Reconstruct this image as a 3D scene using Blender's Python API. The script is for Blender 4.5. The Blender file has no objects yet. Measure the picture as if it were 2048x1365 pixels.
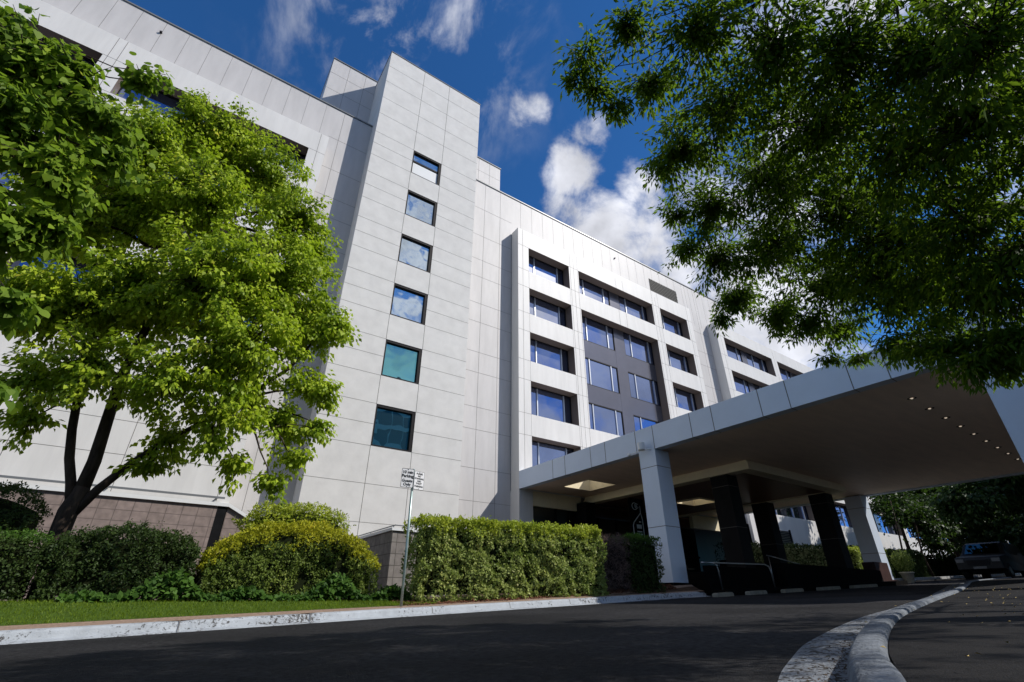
import bpy, math, random
import numpy as np
from mathutils import Vector, Matrix, noise as MN
random.seed(7); rng = np.random.default_rng(11)
C = bpy.context.scene.collection
V = Vector

# ------------------------------------------------------------------ helpers
class MB:
    def __init__(s): s.v=[]; s.f=[]; s.m=[]
    def quad(s, pts, mat=0):
        n=len(s.v); s.v+= [tuple(p) for p in pts]; s.f.append(tuple(range(n,n+len(pts)))); s.m.append(mat)
    def box(s, x0,x1,y0,y1,z0,z1, mat=0, skip=''):
        n=len(s.v)
        s.v += [(x0,y0,z0),(x1,y0,z0),(x1,y1,z0),(x0,y1,z0),(x0,y0,z1),(x1,y0,z1),(x1,y1,z1),(x0,y1,z1)]
        F={'b':(0,3,2,1),'t':(4,5,6,7),'f':(0,1,5,4),'r':(1,2,6,5),'k':(2,3,7,6),'l':(3,0,4,7)}
        for k,q in F.items():
            if k in skip: continue
            s.f.append(tuple(n+i for i in q)); s.m.append(mat)
    def prism(s, poly, axis, a, b, mat=0):
        # poly: 2D points, extruded along axis ('x','y','z') from a to b
        def P(p,t):
            return {'x':(t,p[0],p[1]),'y':(p[0],t,p[1]),'z':(p[0],p[1],t)}[axis]
        n=len(s.v); k=len(poly)
        s.v += [P(p,a) for p in poly]+[P(p,b) for p in poly]
        s.f.append(tuple(range(n+k-1,n-1,-1))); s.m.append(mat)
        s.f.append(tuple(range(n+k,n+2*k))); s.m.append(mat)
        for i in range(k):
            j=(i+1)%k; s.f.append((n+i,n+j,n+k+j,n+k+i)); s.m.append(mat)
    def tube(s, pts, radii, sides=6, mat=0, cap=True):
        pts=[V(p) for p in pts]; n0=len(s.v); up=None
        for i,p in enumerate(pts):
            d=(pts[min(i+1,len(pts)-1)]-pts[max(i-1,0)])
            if d.length<1e-9: d=V((0,0,1))
            d.normalize()
            a = d.cross(V((0,0,1)) if abs(d.z)<.95 else V((1,0,0))) if up is None else (up-d*up.dot(d))
            a.normalize(); up=a; b=d.cross(a)
            r=radii[i] if hasattr(radii,'__len__') else radii
            for k in range(sides):
                t=2*math.pi*k/sides; s.v.append(tuple(p+a*(r*math.cos(t))+b*(r*math.sin(t))))
        for i in range(len(pts)-1):
            for k in range(sides):
                a0=n0+i*sides+k; a1=n0+i*sides+(k+1)%sides
                s.f.append((a0,a1,a1+sides,a0+sides)); s.m.append(mat)
        if cap:
            s.f.append(tuple(n0+sides-1-k for k in range(sides))); s.m.append(mat)
            e=n0+(len(pts)-1)*sides
            s.f.append(tuple(e+k for k in range(sides))); s.m.append(mat)
    def build(s, name, mats, parent=None, smooth=False):
        me=bpy.data.meshes.new(name); me.from_pydata(s.v,[],s.f); me.validate()
        if not isinstance(mats,(list,tuple)): mats=[mats]
        for m in mats: me.materials.append(m)
        if len(mats)>1 and len(me.polygons)==len(s.m): me.polygons.foreach_set('material_index', s.m)
        if smooth: me.polygons.foreach_set('use_smooth',[True]*len(me.polygons))
        return link(name, me, parent)

def link(name, data, parent=None):
    o=bpy.data.objects.new(name, data); C.objects.link(o)
    if parent is not None: attach(o,parent)
    return o
def worldloc(o):
    l=V((0,0,0))
    while o is not None: l=l+o.location; o=o.parent
    return l
ORIG={}
def attach(o,parent):
    o.parent=parent
    off=ORIG.get(parent.name, V((0,0,0)))
    o.location=o.location-off
    ORIG[o.name]=V((0,0,0)) if False else off+o.location
def thing(name, label, cat, loc=(0,0,0), group=None, kind=None):
    o=bpy.data.objects.new(name,None); C.objects.link(o); o.location=loc; o.empty_display_size=.2
    ORIG[o.name]=V(loc)
    return tag(o,label,cat,group,kind)
def tag(o,label=None,cat=None,group=None,kind=None):
    if label: o['label']=label
    if cat: o['category']=cat
    if group: o['group']=group
    if kind: o['kind']=kind
    return o

# ------------------------------------------------------------------ materials
def mat(name, col=(.5,.5,.5), rough=.6, spec=.4, metal=0, noise=0, nscale=8, bump=0, bscale=60, coat=0, col2=None, stretch=None, detail=6):
    m=bpy.data.materials.new(name); m.use_nodes=True; nt=m.node_tree; N=nt.nodes; L=nt.links
    b=N['Principled BSDF']; b.inputs['Base Color'].default_value=(*col,1); b.inputs['Roughness'].default_value=rough
    b.inputs['Specular IOR Level'].default_value=spec; b.inputs['Metallic'].default_value=metal
    b.inputs['Coat Weight'].default_value=coat
    tc=N.new('ShaderNodeTexCoord'); mp=N.new('ShaderNodeMapping'); L.new(tc.outputs['Object'],mp.inputs['Vector'])
    if stretch: mp.inputs['Scale'].default_value=stretch
    if noise or col2:
        n=N.new('ShaderNodeTexNoise'); n.inputs['Scale'].default_value=nscale; n.inputs['Detail'].default_value=detail; n.inputs['Roughness'].default_value=.65
        L.new(mp.outputs[0],n.inputs['Vector'])
        r=N.new('ShaderNodeValToRGB'); c2=col2 or tuple(c*(1-noise) for c in col); c1=col if col2 else tuple(min(1,c*(1+noise)) for c in col)
        r.color_ramp.elements[0].position=.35; r.color_ramp.elements[1].position=.65
        r.color_ramp.elements[0].color=(*c2,1); r.color_ramp.elements[1].color=(*c1,1)
        L.new(n.outputs['Fac'],r.inputs['Fac']); L.new(r.outputs['Color'],b.inputs['Base Color'])
    if bump:
        n2=N.new('ShaderNodeTexNoise'); n2.inputs['Scale'].default_value=bscale; n2.inputs['Detail'].default_value=8
        L.new(mp.outputs[0],n2.inputs['Vector'])
        bp=N.new('ShaderNodeBump'); bp.inputs['Strength'].default_value=bump; bp.inputs['Distance'].default_value=.02
        L.new(n2.outputs['Fac'],bp.inputs['Height']); L.new(bp.outputs[0],b.inputs['Normal'])
    return m

def leafmat(name, c1, c2, trans=.5, rough=.5, tcol=None, spec=.25, c3=None):
    m=bpy.data.materials.new(name); m.use_nodes=True; nt=m.node_tree; N=nt.nodes; L=nt.links
    b=N['Principled BSDF']; b.inputs['Roughness'].default_value=rough; b.inputs['Specular IOR Level'].default_value=spec
    g=N.new('ShaderNodeNewGeometry'); r=N.new('ShaderNodeValToRGB')
    r.color_ramp.elements[0].color=(*c1,1); r.color_ramp.elements[1].color=(*c2,1)
    if c3:
        e=r.color_ramp.elements.new(.93); e.color=(*c2,1); r.color_ramp.elements[-1].color=(*c3,1)
    # individual leaves vary, and so do whole sprays
    tc=N.new('ShaderNodeTexCoord'); n=N.new('ShaderNodeTexNoise'); n.inputs['Scale'].default_value=1.3; n.inputs['Detail'].default_value=3
    L.new(tc.outputs['Object'],n.inputs['Vector'])
    mx=N.new('ShaderNodeMath'); mx.operation='MULTIPLY_ADD'; mx.inputs[1].default_value=.62; L.new(g.outputs['Random Per Island'],mx.inputs[0])
    m2=N.new('ShaderNodeMath'); m2.operation='MULTIPLY_ADD'; m2.inputs[1].default_value=1.5; m2.inputs[2].default_value=-.55; L.new(n.outputs['Fac'],m2.inputs[0])
    L.new(m2.outputs[0],mx.inputs[2]); L.new(mx.outputs[0],r.inputs['Fac'])
    L.new(r.outputs['Color'],b.inputs['Base Color'])
    t=N.new('ShaderNodeBsdfTranslucent'); mixc=N.new('ShaderNodeMix'); mixc.data_type='RGBA'; mixc.inputs[0].default_value=.6
    L.new(r.outputs['Color'],mixc.inputs[6]); mixc.inputs[7].default_value=(*(tcol or (c2[0]*1.6,c2[1]*1.7,c2[2])),1)
    L.new(mixc.outputs[2],t.inputs['Color'])
    ms=N.new('ShaderNodeMixShader'); ms.inputs[0].default_value=trans
    L.new(b.outputs[0],ms.inputs[1]); L.new(t.outputs[0],ms.inputs[2]); L.new(ms.outputs[0],N['Material Output'].inputs['Surface'])
    return m

def glassmat(name, dark=(.01,.014,.02), tint=(.9,.95,1), wav=.02, wscale=1.2, f0=.35):
    m=bpy.data.materials.new(name); m.use_nodes=True; nt=m.node_tree; N=nt.nodes; L=nt.links
    b=N['Principled BSDF']; b.inputs['Base Color'].default_value=(*dark,1); b.inputs['Roughness'].default_value=.3
    gl=N.new('ShaderNodeBsdfGlossy'); gl.inputs['Color'].default_value=(*tint,1); gl.inputs['Roughness'].default_value=.01
    fr=N.new('ShaderNodeFresnel'); fr.inputs['IOR'].default_value=1.5
    mr=N.new('ShaderNodeMapRange'); mr.inputs[1].default_value=.04; mr.inputs[2].default_value=.6; mr.inputs[3].default_value=f0; mr.inputs[4].default_value=1
    L.new(fr.outputs[0],mr.inputs[0])
    ms=N.new('ShaderNodeMixShader'); L.new(mr.outputs[0],ms.inputs[0]); L.new(b.outputs[0],ms.inputs[1]); L.new(gl.outputs[0],ms.inputs[2])
    L.new(ms.outputs[0],N['Material Output'].inputs['Surface'])
    tc=N.new('ShaderNodeTexCoord'); n=N.new('ShaderNodeTexNoise'); n.inputs['Scale'].default_value=wscale; n.inputs['Detail'].default_value=1
    L.new(tc.outputs['Object'],n.inputs['Vector'])
    bp=N.new('ShaderNodeBump'); bp.inputs['Strength'].default_value=1; bp.inputs['Distance'].default_value=wav
    L.new(n.outputs['Fac'],bp.inputs['Height']); L.new(bp.outputs[0],gl.inputs['Normal'])
    return m

M={}
M['panel']=mat('white_panel',(.655,.645,.63),.5,.3,noise=.055,nscale=2.6,bump=.05,bscale=3,stretch=(1,1,.14))
M['panel_grey']=mat('parapet_panel',(.52,.505,.50),.5,.3,noise=.06,nscale=2.2,stretch=(1,1,.2))
M['concrete']=mat('tower_render',(.645,.635,.615),.85,.2,noise=.06,nscale=1.4,bump=.18,bscale=45)
M['joint']=mat('joint',(.13,.12,.11),.9,.1)
M['coping']=mat('coping',(.16,.17,.18),.4,.5)
M['frame_black']=mat('black_frame',(.010,.009,.010),.6,.15)
M['frame_alu']=mat('aluminium',(.55,.57,.60),.35,.5,metal=.6)
M['reveal']=mat('shaded_reveal',(.16,.125,.105),.6,.3)  # recess shade painted into the window reveals as dark brown
M['spandrel']=mat('grey_spandrel',(.15,.15,.18),.2,.5,metal=.6,noise=.06,nscale=1)
M['glass']=glassmat('blue_glass',(.006,.009,.02),(.36,.47,.80),.005,1.1,.5)
M['glass_tower']=glassmat('tower_glass',(.006,.02,.03),(.80,.92,1.0),.010,1.6,.60)
M['glass_teal']=glassmat('teal_glass',(.0,.03,.035),(.20,.56,.60),.008,1.2,.62)
M['dark_glass']=glassmat('lobby_glass',(.003,.004,.004),(.16,.18,.17),.003,1,.05)
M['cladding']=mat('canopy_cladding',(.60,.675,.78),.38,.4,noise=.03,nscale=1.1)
M['soffit']=mat('canopy_soffit',(.84,.67,.53),.6,.3,noise=.06,nscale=.8,stretch=(1,5,1))
M['cream']=mat('cream_trim',(.80,.71,.50),.6,.3,noise=.05,nscale=3)
M['wood']=mat('wood_ceiling',(.22,.10,.05),.4,.5,noise=.35,nscale=2,stretch=(1,14,1))
M['black_stone']=mat('black_stone',(.007,.007,.008),.6,.12,noise=.3,nscale=3)
M['black_panel']=mat('black_panel',(.005,.0045,.0045),.8,.04,noise=.2,nscale=4)
M['red_stone']=mat('dark_red_stone',(.045,.018,.014),.5,.4,noise=.3,nscale=5)
M['steel']=mat('steel',(.5,.5,.5),.28,.5,metal=.9)
M['white_paint']=mat('white_paint',(.72,.73,.73),.4,.4)
M['asphalt']=mat('asphalt',(.036,.035,.036),.9,.15,col2=(.008,.0075,.008),nscale=20,bump=1.0,bscale=120,detail=14)
def road_wear(m):
    nt=m.node_tree; N=nt.nodes; L=nt.links; b=N['Principled BSDF']; src=b.inputs['Base Color'].links[0].from_socket
    tc=N.new('ShaderNodeTexCoord'); n=N.new('ShaderNodeTexNoise'); n.inputs['Scale'].default_value=.55; n.inputs['Detail'].default_value=5; L.new(tc.outputs['Object'],n.inputs['Vector'])
    mr=N.new('ShaderNodeMapRange'); mr.inputs[1].default_value=.35; mr.inputs[2].default_value=.65; mr.inputs[3].default_value=.65; mr.inputs[4].default_value=1.45; L.new(n.outputs['Fac'],mr.inputs[0])
    mu=N.new('ShaderNodeVectorMath'); mu.operation='SCALE'; L.new(src,mu.inputs[0]); L.new(mr.outputs[0],mu.inputs['Scale'])
    v=N.new('ShaderNodeTexVoronoi'); v.inputs['Scale'].default_value=75; L.new(tc.outputs['Object'],v.inputs['Vector'])
    sp=N.new('ShaderNodeMapRange'); sp.inputs[1].default_value=.22; sp.inputs[2].default_value=.12; sp.inputs[4].default_value=.6; L.new(v.outputs['Distance'],sp.inputs[0])
    vc=N.new('ShaderNodeSeparateColor'); L.new(v.outputs['Color'],vc.inputs[0]); g=N.new('ShaderNodeMath'); g.operation='GREATER_THAN'; g.inputs[1].default_value=.72; L.new(vc.outputs[0],g.inputs[0])
    k=N.new('ShaderNodeMath'); k.operation='MULTIPLY'; L.new(sp.outputs[0],k.inputs[0]); L.new(g.outputs[0],k.inputs[1])
    mx=N.new('ShaderNodeMix'); mx.data_type='RGBA'; L.new(k.outputs[0],mx.inputs[0]); L.new(mu.outputs[0],mx.inputs[6]); mx.inputs[7].default_value=(.13,.125,.12,1)
    L.new(mx.outputs[2],b.inputs['Base Color'])
road_wear(M['asphalt'])
M['bark']=mat('bark',(.045,.032,.024),.9,.2,noise=.5,nscale=7,bump=.6,bscale=18,stretch=(1,1,.35))
M['bark_pale']=mat('pale_twig',(.16,.12,.09),.9,.1,noise=.4,nscale=20)
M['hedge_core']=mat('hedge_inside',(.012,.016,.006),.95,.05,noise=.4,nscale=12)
M['path']=mat('verge_path',(.27,.19,.14),.9,.15,noise=.25,nscale=25,bump=.4,bscale=120)
M['soil']=mat('earth',(.07,.045,.03),.95,.1,noise=.4,nscale=12,bump=.5,bscale=60)
M['mulch']=mat('bark_mulch',(.17,.075,.045),.9,.15,noise=.6,nscale=30)
M['lens']=mat('lamp_glass',(.8,.8,.8),.1,.6)
M['grassbase']=mat('turf',(.05,.085,.012),.95,.1,noise=.3,nscale=20)
M['sign_white']=mat('sign_face',(.78,.78,.78),.4,.4,noise=.03,nscale=30)
M['sign_black']=mat('sign_black',(.015,.015,.015),.5,.3)
M['car_paint']=mat('dark_car_paint',(.006,.006,.007),.45,.3)
M['car_lamp']=mat('car_lamp',(.12,.12,.12),.3,.3)
M['tyre']=mat('tyre',(.012,.012,.012),.85,.2)
M['terracotta']=mat('pale_pot',(.42,.36,.28),.8,.2,noise=.15,nscale=9)
M['litter']=mat('dry_leaf',(.55,.40,.14),.7,.2)

def worn_kerb():
    m=mat('kerb_concrete',(.36,.385,.41),.75,.25,noise=.12,nscale=5,bump=.35,bscale=60)
    nt=m.node_tree; N=nt.nodes; L=nt.links; b=N['Principled BSDF']; src=b.inputs['Base Color'].links[0].from_socket
    tc=N.new('ShaderNodeTexCoord')
    n=N.new('ShaderNodeTexNoise'); n.inputs['Scale'].default_value=22; n.inputs['Detail'].default_value=10; n.inputs['Roughness'].default_value=.75
    L.new(tc.outputs['Object'],n.inputs['Vector'])
    n2=N.new('ShaderNodeTexNoise'); n2.inputs['Scale'].default_value=1.1; L.new(tc.outputs['Object'],n2.inputs['Vector'])
    a=N.new('ShaderNodeMath'); a.operation='MULTIPLY_ADD'; a.inputs[1].default_value=.55; L.new(n2.outputs['Fac'],a.inputs[0]); L.new(n.outputs['Fac'],a.inputs[2])
    r=N.new('ShaderNodeMapRange'); r.inputs[1].default_value=.83; r.inputs[2].default_value=.88; L.new(a.outputs[0],r.inputs[0])
    mx=N.new('ShaderNodeMix'); mx.data_type='RGBA'; L.new(r.outputs[0],mx.inputs[0]); L.new(src,mx.inputs[6]); mx.inputs[7].default_value=(.055,.05,.045,1)
    L.new(mx.outputs[2],b.inputs['Base Color'])
    return m
M['kerb']=worn_kerb()
def stone_kerb():
    m=mat('gutter_concrete',(.21,.225,.245),.85,.2,noise=.1,nscale=5,bump=.8,bscale=70)
    nt=m.node_tree; N=nt.nodes; L=nt.links; b=N['Principled BSDF']; src=b.inputs['Base Color'].links[0].from_socket
    tc=N.new('ShaderNodeTexCoord'); v=N.new('ShaderNodeTexVoronoi'); v.inputs['Scale'].default_value=38; L.new(tc.outputs['Object'],v.inputs['Vector'])
    n=N.new('ShaderNodeTexNoise'); n.inputs['Scale'].default_value=14; n.inputs['Detail'].default_value=8; L.new(tc.outputs['Object'],n.inputs['Vector'])
    a=N.new('ShaderNodeMath'); a.operation='MULTIPLY'; L.new(v.outputs['Distance'],a.inputs[0]); L.new(n.outputs['Fac'],a.inputs[1])
    r=N.new('ShaderNodeMapRange'); r.inputs[1].default_value=.26; r.inputs[2].default_value=.33; L.new(a.outputs[0],r.inputs[0])
    mx=N.new('ShaderNodeMix'); mx.data_type='RGBA'; L.new(r.outputs[0],mx.inputs[0]); L.new(src,mx.inputs[6]); mx.inputs[7].default_value=(.05,.045,.04,1)
    L.new(mx.outputs[2],b.inputs['Base Color']); return m
M['gutter']=stone_kerb()
def tilemat(name,c1,c2,mortar,w,h,rough=.6):
    m=mat(name,c1,rough,.3); nt=m.node_tree; N=nt.nodes; L=nt.links; b=N['Principled BSDF']
    tc=N.new('ShaderNodeTexCoord'); sp=N.new('ShaderNodeSeparateXYZ'); cb=N.new('ShaderNodeCombineXYZ')
    L.new(tc.outputs['Object'],sp.inputs[0]); ad=N.new('ShaderNodeMath'); L.new(sp.outputs[0],ad.inputs[0]); L.new(sp.outputs[1],ad.inputs[1])
    L.new(ad.outputs[0],cb.inputs[0]); L.new(sp.outputs[2],cb.inputs[1])
    br=N.new('ShaderNodeTexBrick'); br.offset=0; br.inputs['Scale'].default_value=1; br.inputs['Brick Width'].default_value=w; br.inputs['Row Height'].default_value=h
    br.inputs['Mortar Size'].default_value=.012; br.inputs['Color1'].default_value=(*c1,1); br.inputs['Color2'].default_value=(*c2,1); br.inputs['Mortar'].default_value=(*mortar,1)
    L.new(cb.outputs[0],br.inputs['Vector'])
    n=N.new('ShaderNodeTexNoise'); n.inputs['Scale'].default_value=6; n.inputs['Detail'].default_value=8; L.new(tc.outputs['Object'],n.inputs['Vector'])
    mr=N.new('ShaderNodeMapRange'); mr.inputs[1].default_value=.3; mr.inputs[2].default_value=.7; mr.inputs[3].default_value=.75; mr.inputs[4].default_value=1.15; L.new(n.outputs['Fac'],mr.inputs[0])
    mu=N.new('ShaderNodeVectorMath'); mu.operation='SCALE'; L.new(br.outputs['Color'],mu.inputs[0]); L.new(mr.outputs[0],mu.inputs['Scale'])
    L.new(mu.outputs[0],b.inputs['Base Color']); return m
M['tile']=tilemat('brown_tile',(.26,.205,.185),(.235,.185,.165),(.14,.11,.10),.42,.30)
M['wallstone']=tilemat('grey_block',(.24,.22,.20),(.20,.18,.165),(.10,.09,.08),.4,.3,.8)
def louvremat():
    m=mat('mesh_grille',(.11,.11,.10),.9,.05); return m
M['grille']=louvremat()
M['leaf_lime']=leafmat('lime_tree_leaf',(.11,.20,.008),(.48,.585,.04),.38,.5,tcol=(.42,.60,.02),c3=(.58,.55,.05))
M['leaf_near']=leafmat('broad_leaf',(.05,.11,.012),(.24,.35,.03),.4,.55,tcol=(.30,.48,.03),c3=(.36,.40,.04),spec=.15)
M['leaf_over']=leafmat('narrow_leaf',(.022,.06,.007),(.085,.16,.014),.44,.6,tcol=(.28,.46,.025),spec=.12)
M['leaf_back']=leafmat('background_leaf',(.012,.032,.007),(.045,.085,.015),.3,.5)
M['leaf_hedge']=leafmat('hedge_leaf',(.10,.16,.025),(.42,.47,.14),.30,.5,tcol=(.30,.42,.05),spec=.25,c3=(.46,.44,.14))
M['leaf_black']=leafmat('shade_painted_leaf',(.006,.012,.004),(.014,.026,.007),.1,.7,spec=.05)  # near-black leaves carry the deep shade in their own colour
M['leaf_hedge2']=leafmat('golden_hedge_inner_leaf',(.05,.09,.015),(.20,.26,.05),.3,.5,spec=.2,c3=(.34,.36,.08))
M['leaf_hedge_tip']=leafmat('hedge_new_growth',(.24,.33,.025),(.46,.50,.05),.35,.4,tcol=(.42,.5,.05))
M['leaf_gold']=leafmat('golden_hedge_leaf',(.22,.26,.018),(.50,.48,.025),.35,.5,tcol=(.48,.48,.03),c3=(.52,.34,.03),spec=.2)
M['leaf_dark']=leafmat('dark_hedge_leaf',(.013,.03,.008),(.062,.10,.022),.25,.55,spec=.2)
M['leaf_ivy']=leafmat('ivy_leaf',(.02,.055,.01),(.085,.17,.025),.3,.6,spec=.15)
M['leaf_dead']=leafmat('dead_twig',(.07,.05,.045),(.16,.115,.10),.1,.8,spec=.1)
M['grass']=leafmat('grass_blade',(.08,.14,.008),(.19,.27,.015),.4,.5,tcol=(.3,.42,.02))

# ------------------------------------------------------------------ terrain
def zr(x): return -.39+.041*max(-60,min(x,140))
KX=[-40,-8,-1.17,1.44,3.87,6.07,9.03,13.0,13.9]; KY=[6.0,7.9,8.6,8.9,9.15,9.3,9.5,9.8,9.86]
def ky(x): return float(np.interp(x,KX,KY))
def hb(x): return float(np.interp(x,[-40,-8,-1.6,.9,4.8,6.9,12.1,16,30,80],[-1.2,-.22,-.02,0,.02,.11,.44,.55,.95,2.9]))
def vz(x,y):   # verge height
    k=ky(x)+.32; z0=zr(x)+.135; z1=hb(x)
    t=max(0,min(1,(y-k-.12)/(10.6-k-.12))); t=t*t*(3-2*t)*.5+t*.5
    return z0+(z1-z0)*t

def strip(name, rows, m, closed=False, kind='structure', smooth=False):
    mb=MB(); 
    for r in rows: mb.v+=r
    k=len(rows[0])
    for i in range(len(rows)-1):
        for j in range(k-1):
            mb.f.append((i*k+j,(i+1)*k+j,(i+1)*k+j+1,i*k+j+1)); mb.m.append(0)
    o=mb.build(name,m,None,smooth); o['kind']=kind; return o
# road sheet: reaches the horizon, dips under everything
rows=[]
for x in [-900,-300,-60]+list(np.arange(-50,141,5))+[300,900]:
    rows.append([(x,y,zr(x)) for y in (-900,-100,-20,0,5,10,20,60,200,900)])
strip('road',rows,M['asphalt'])
# verge (lawn + bed base)
xs=list(np.arange(-40,14.01,.5))
rows=[]
for x in xs:
    k=ky(x)+.30
    rows.append([(x,k,zr(x)+.128)]+[(x,k+.1+j*.25,vz(x,k+.1+j*.25)+.004) for j in range(9)]+[(x,13,hb(x)+.02),(x,19.6,hb(x)+.05)])
o=strip('earth_bank',rows,M['soil'],smooth=True)
# path strip behind kerb
rows=[[(x,ky(x)+.30,zr(x)+.134),(x,ky(x)+.50,vz(x,ky(x)+.5)+.010),(x,ky(x)+.74,vz(x,ky(x)+.74)+.008)] for x in xs]
strip('path',rows,M['path'])
# lawn base
def lawn_front(x): return ky(x)+.66
def lawn_back(x): return 10.75 if x<3.6 else np.interp(x,[3.6,5.0],[10.6,9.95])
lx=[x for x in np.arange(-40,5.01,.25)]
rows=[[(x,lawn_front(x)+(lawn_back(x)-lawn_front(x))*t,vz(x,lawn_front(x)+(lawn_back(x)-lawn_front(x))*t)+.012) for t in np.linspace(0,1,8)] for x in lx]
strip('lawn',rows,M['grassbase'])
# right side island pavement
gutL=[(1.2,.75),(1.9,1.17),(2.47,1.48),(3.12,1.76),(3.64,1.97),(4.27,2.17),(4.98,2.38),(5.95,2.64),(6.81,2.84),(7.92,3.05),(9.58,3.43),(11.38,3.8),(14.5,4.6),(18,5.5),(24,7.0),(34,8.2)]
topA=[(.9,.25),(1.3,.55),(1.72,.78),(1.95,.88),(2.25,1.03),(2.59,1.17),(3.15,1.38),(3.67,1.56),(4.72,1.88),(6.39,2.29),(8.6,2.78),(11.5,3.4),(14.6,4.15),(18.2,5.05),(24.2,6.5),(34.2,7.7)]
def resample(P,n):
    P=np.array(P,float); d=np.r_[0,np.cumsum(np.linalg.norm(np.diff(P,axis=0),axis=1))]
    # smooth interpolating curve through the points (Catmull-Rom by arc length)
    m=np.gradient(P,d,axis=0); t=np.linspace(0,1,n)**1.6*d[-1]; k=np.clip(np.searchsorted(d,t)-1,0,len(d)-2)
    h=(d[k+1]-d[k])[:,None]; u=((t-d[k])[:,None])/h
    Q=(2*u**3-3*u**2+1)*P[k]+(u**3-2*u**2+u)*h*m[k]+(-2*u**3+3*u**2)*P[k+1]+(u**3-u**2)*h*m[k+1]
    for _ in range(10): Q[1:-1]=(Q[:-2]+2*Q[1:-1]+Q[2:])/4
    return Q
NK=340; A=resample(gutL,NK); B=resample(topA,NK)
def normals(P):
    t=np.gradient(P,axis=0); t/=np.linalg.norm(t,axis=1)[:,None]; return np.c_[t[:,1],-t[:,0]]  # to the right of travel
NB=normals(B)
gut=thing('kerb','grey stone kerb with broad worn gutter curving away on the right','kerb',(2,1,zr(2)))
mbk=MB(); mbg=MB(); k=0
prof=[(-.055,-.01),(-.045,.07),(-.03,.108),(-.008,.127),(.078,.131),(.098,.12),(.108,.08),(.112,-.02)]
joints={int(q*(NK-1)/89)+k for q in (22,38,52,64,74,82) for k in (0,)}
for i in range(NK):
    z=zr(B[i,0]); sink=-.016 if i in joints else 0
    ring=[(B[i,0]+NB[i,0]*a,B[i,1]+NB[i,1]*a,z+h) for a,h in prof]
    n=len(mbk.v); mbk.v+=ring
    if i:
        for j in range(len(prof)-1):
            mbk.f.append((n-8+j,n-8+j+1,n+j+1,n+j)); mbk.m.append(0)
    g0=(A[i,0],A[i,1],z+.012); g1=(B[i,0]-NB[i,0]*.05,B[i,1]-NB[i,1]*.05,z-.002+.006)
    gm=((g0[0]+g1[0])/2,(g0[1]+g1[1])/2,z+.012); n=len(mbg.v); mbg.v+=[(A[i,0],A[i,1],z-.03),g0,gm,g1]
    if i:
        for j in range(3): mbg.f.append((n-4+j,n-4+j+1,n+j+1,n+j)); mbg.m.append(0)
mbk.build('kerbstone',M['kerb_dark'] if 'kerb_dark' in M else mat('kerb_stone_grey',(.15,.165,.185),.8,.2,noise=.30,nscale=14,bump=.7,bscale=55),gut,True)
mbg.build('gutter',M['gutter'],gut)
for i in sorted(joints):
    ck=MB(); z=zr(B[i,0]); tx,ty=-NB[i,1],NB[i,0]
    for (a,h),(a2,h2) in zip(prof[1:6],prof[2:7]):
        q=[]
        for aa,hh,sg in ((a,h,-1),(a,h,1),(a2,h2,1),(a2,h2,-1)):
            aa2=aa+(.003 if aa>.05 else -.003); q.append((B[i,0]+NB[i,0]*aa2+tx*sg*.005,B[i,1]+NB[i,1]*aa2+ty*sg*.005,z+hh+.003))
        ck.quad(q)
    q0=B[i]-NB[i]*.052; ck.quad([(q0[0]-tx*.005,q0[1]-ty*.005,z+.016),(q0[0]+tx*.005,q0[1]+ty*.005,z+.016),(A[i,0]+tx*.005,A[i,1]+ty*.005,z+.018),(A[i,0]-tx*.005,A[i,1]-ty*.005,z+.018)])
    ck.build('crack',M['joint'],gut)
rows=[]
for i in range(0,NK,8):
    p=B[i]+NB[i]*.108; z=zr(p[0])+.10
    rows.append([(p[0],p[1],z),(p[0]+NB[i,0]*1.2,p[1]+NB[i,1]*1.2,zr(p[0]+NB[i,0]*1.2)+.11),(p[0]+6+i*.026,p[1]-9,zr(p[0]+6)+.11),(p[0]+20+i*.1,p[1]-40,zr(p[0]+20)+.11)])
strip('pavement',rows,mat('dark_pavement',(.013,.012,.012),.9,.15,noise=.4,nscale=60,bump=.5,bscale=150))

# left kerb with apron
lk=thing('kerb','white painted kerb, chipped, along the lawn and hedges','kerb',(4,9.2,zr(4)))
mb=MB(); kxs=list(np.arange(-40,-6,1.0))+list(np.arange(-6,13.95,.16))
jp=[-4.0,-1.9,.55,2.35,4.6,6.45,8.2,10.1,11.9]
prof=[(-.02,-.03),(0,.006),(.13,.022),(.16,.028),(.185,.10),(.205,.125),(.30,.135),(.302,.0)]
for i,x in enumerate(kxs):
    near=min(abs(x-q) for q in jp)<.03; y=ky(x); z=zr(x)
    e = 1
    if x>13.6: e=.75
    ring=[(x,y+a+(.012 if near else 0),z+h*e-(.012 if near else 0)) for a,h in prof]
    n=len(mb.v); mb.v+=ring
    if i:
        for j in range(7): mb.f.append((n-8+j,n+j,n+j+1,n-8+j+1)); mb.m.append(0)
mb.f.append(tuple(range(len(mb.v)-8,len(mb.v)))); mb.m.append(0)
mb.build('kerbstone',M['kerb'],lk)
# joint cracks on left kerb
mb=MB()
for q in jp:
    y=ky(q); z=zr(q)
    for (a,h),(a2,h2) in zip(prof[1:6],prof[2:7]):
        mb.quad([(q-.006,y+a-.002,z+h+.003),(q+.006,y+a-.002,z+h+.003),(q+.008,y+a2-.002,z+h2+.003),(q-.004,y+a2-.002,z+h2+.003)])
mb.build('crack',M['joint'],lk)

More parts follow.
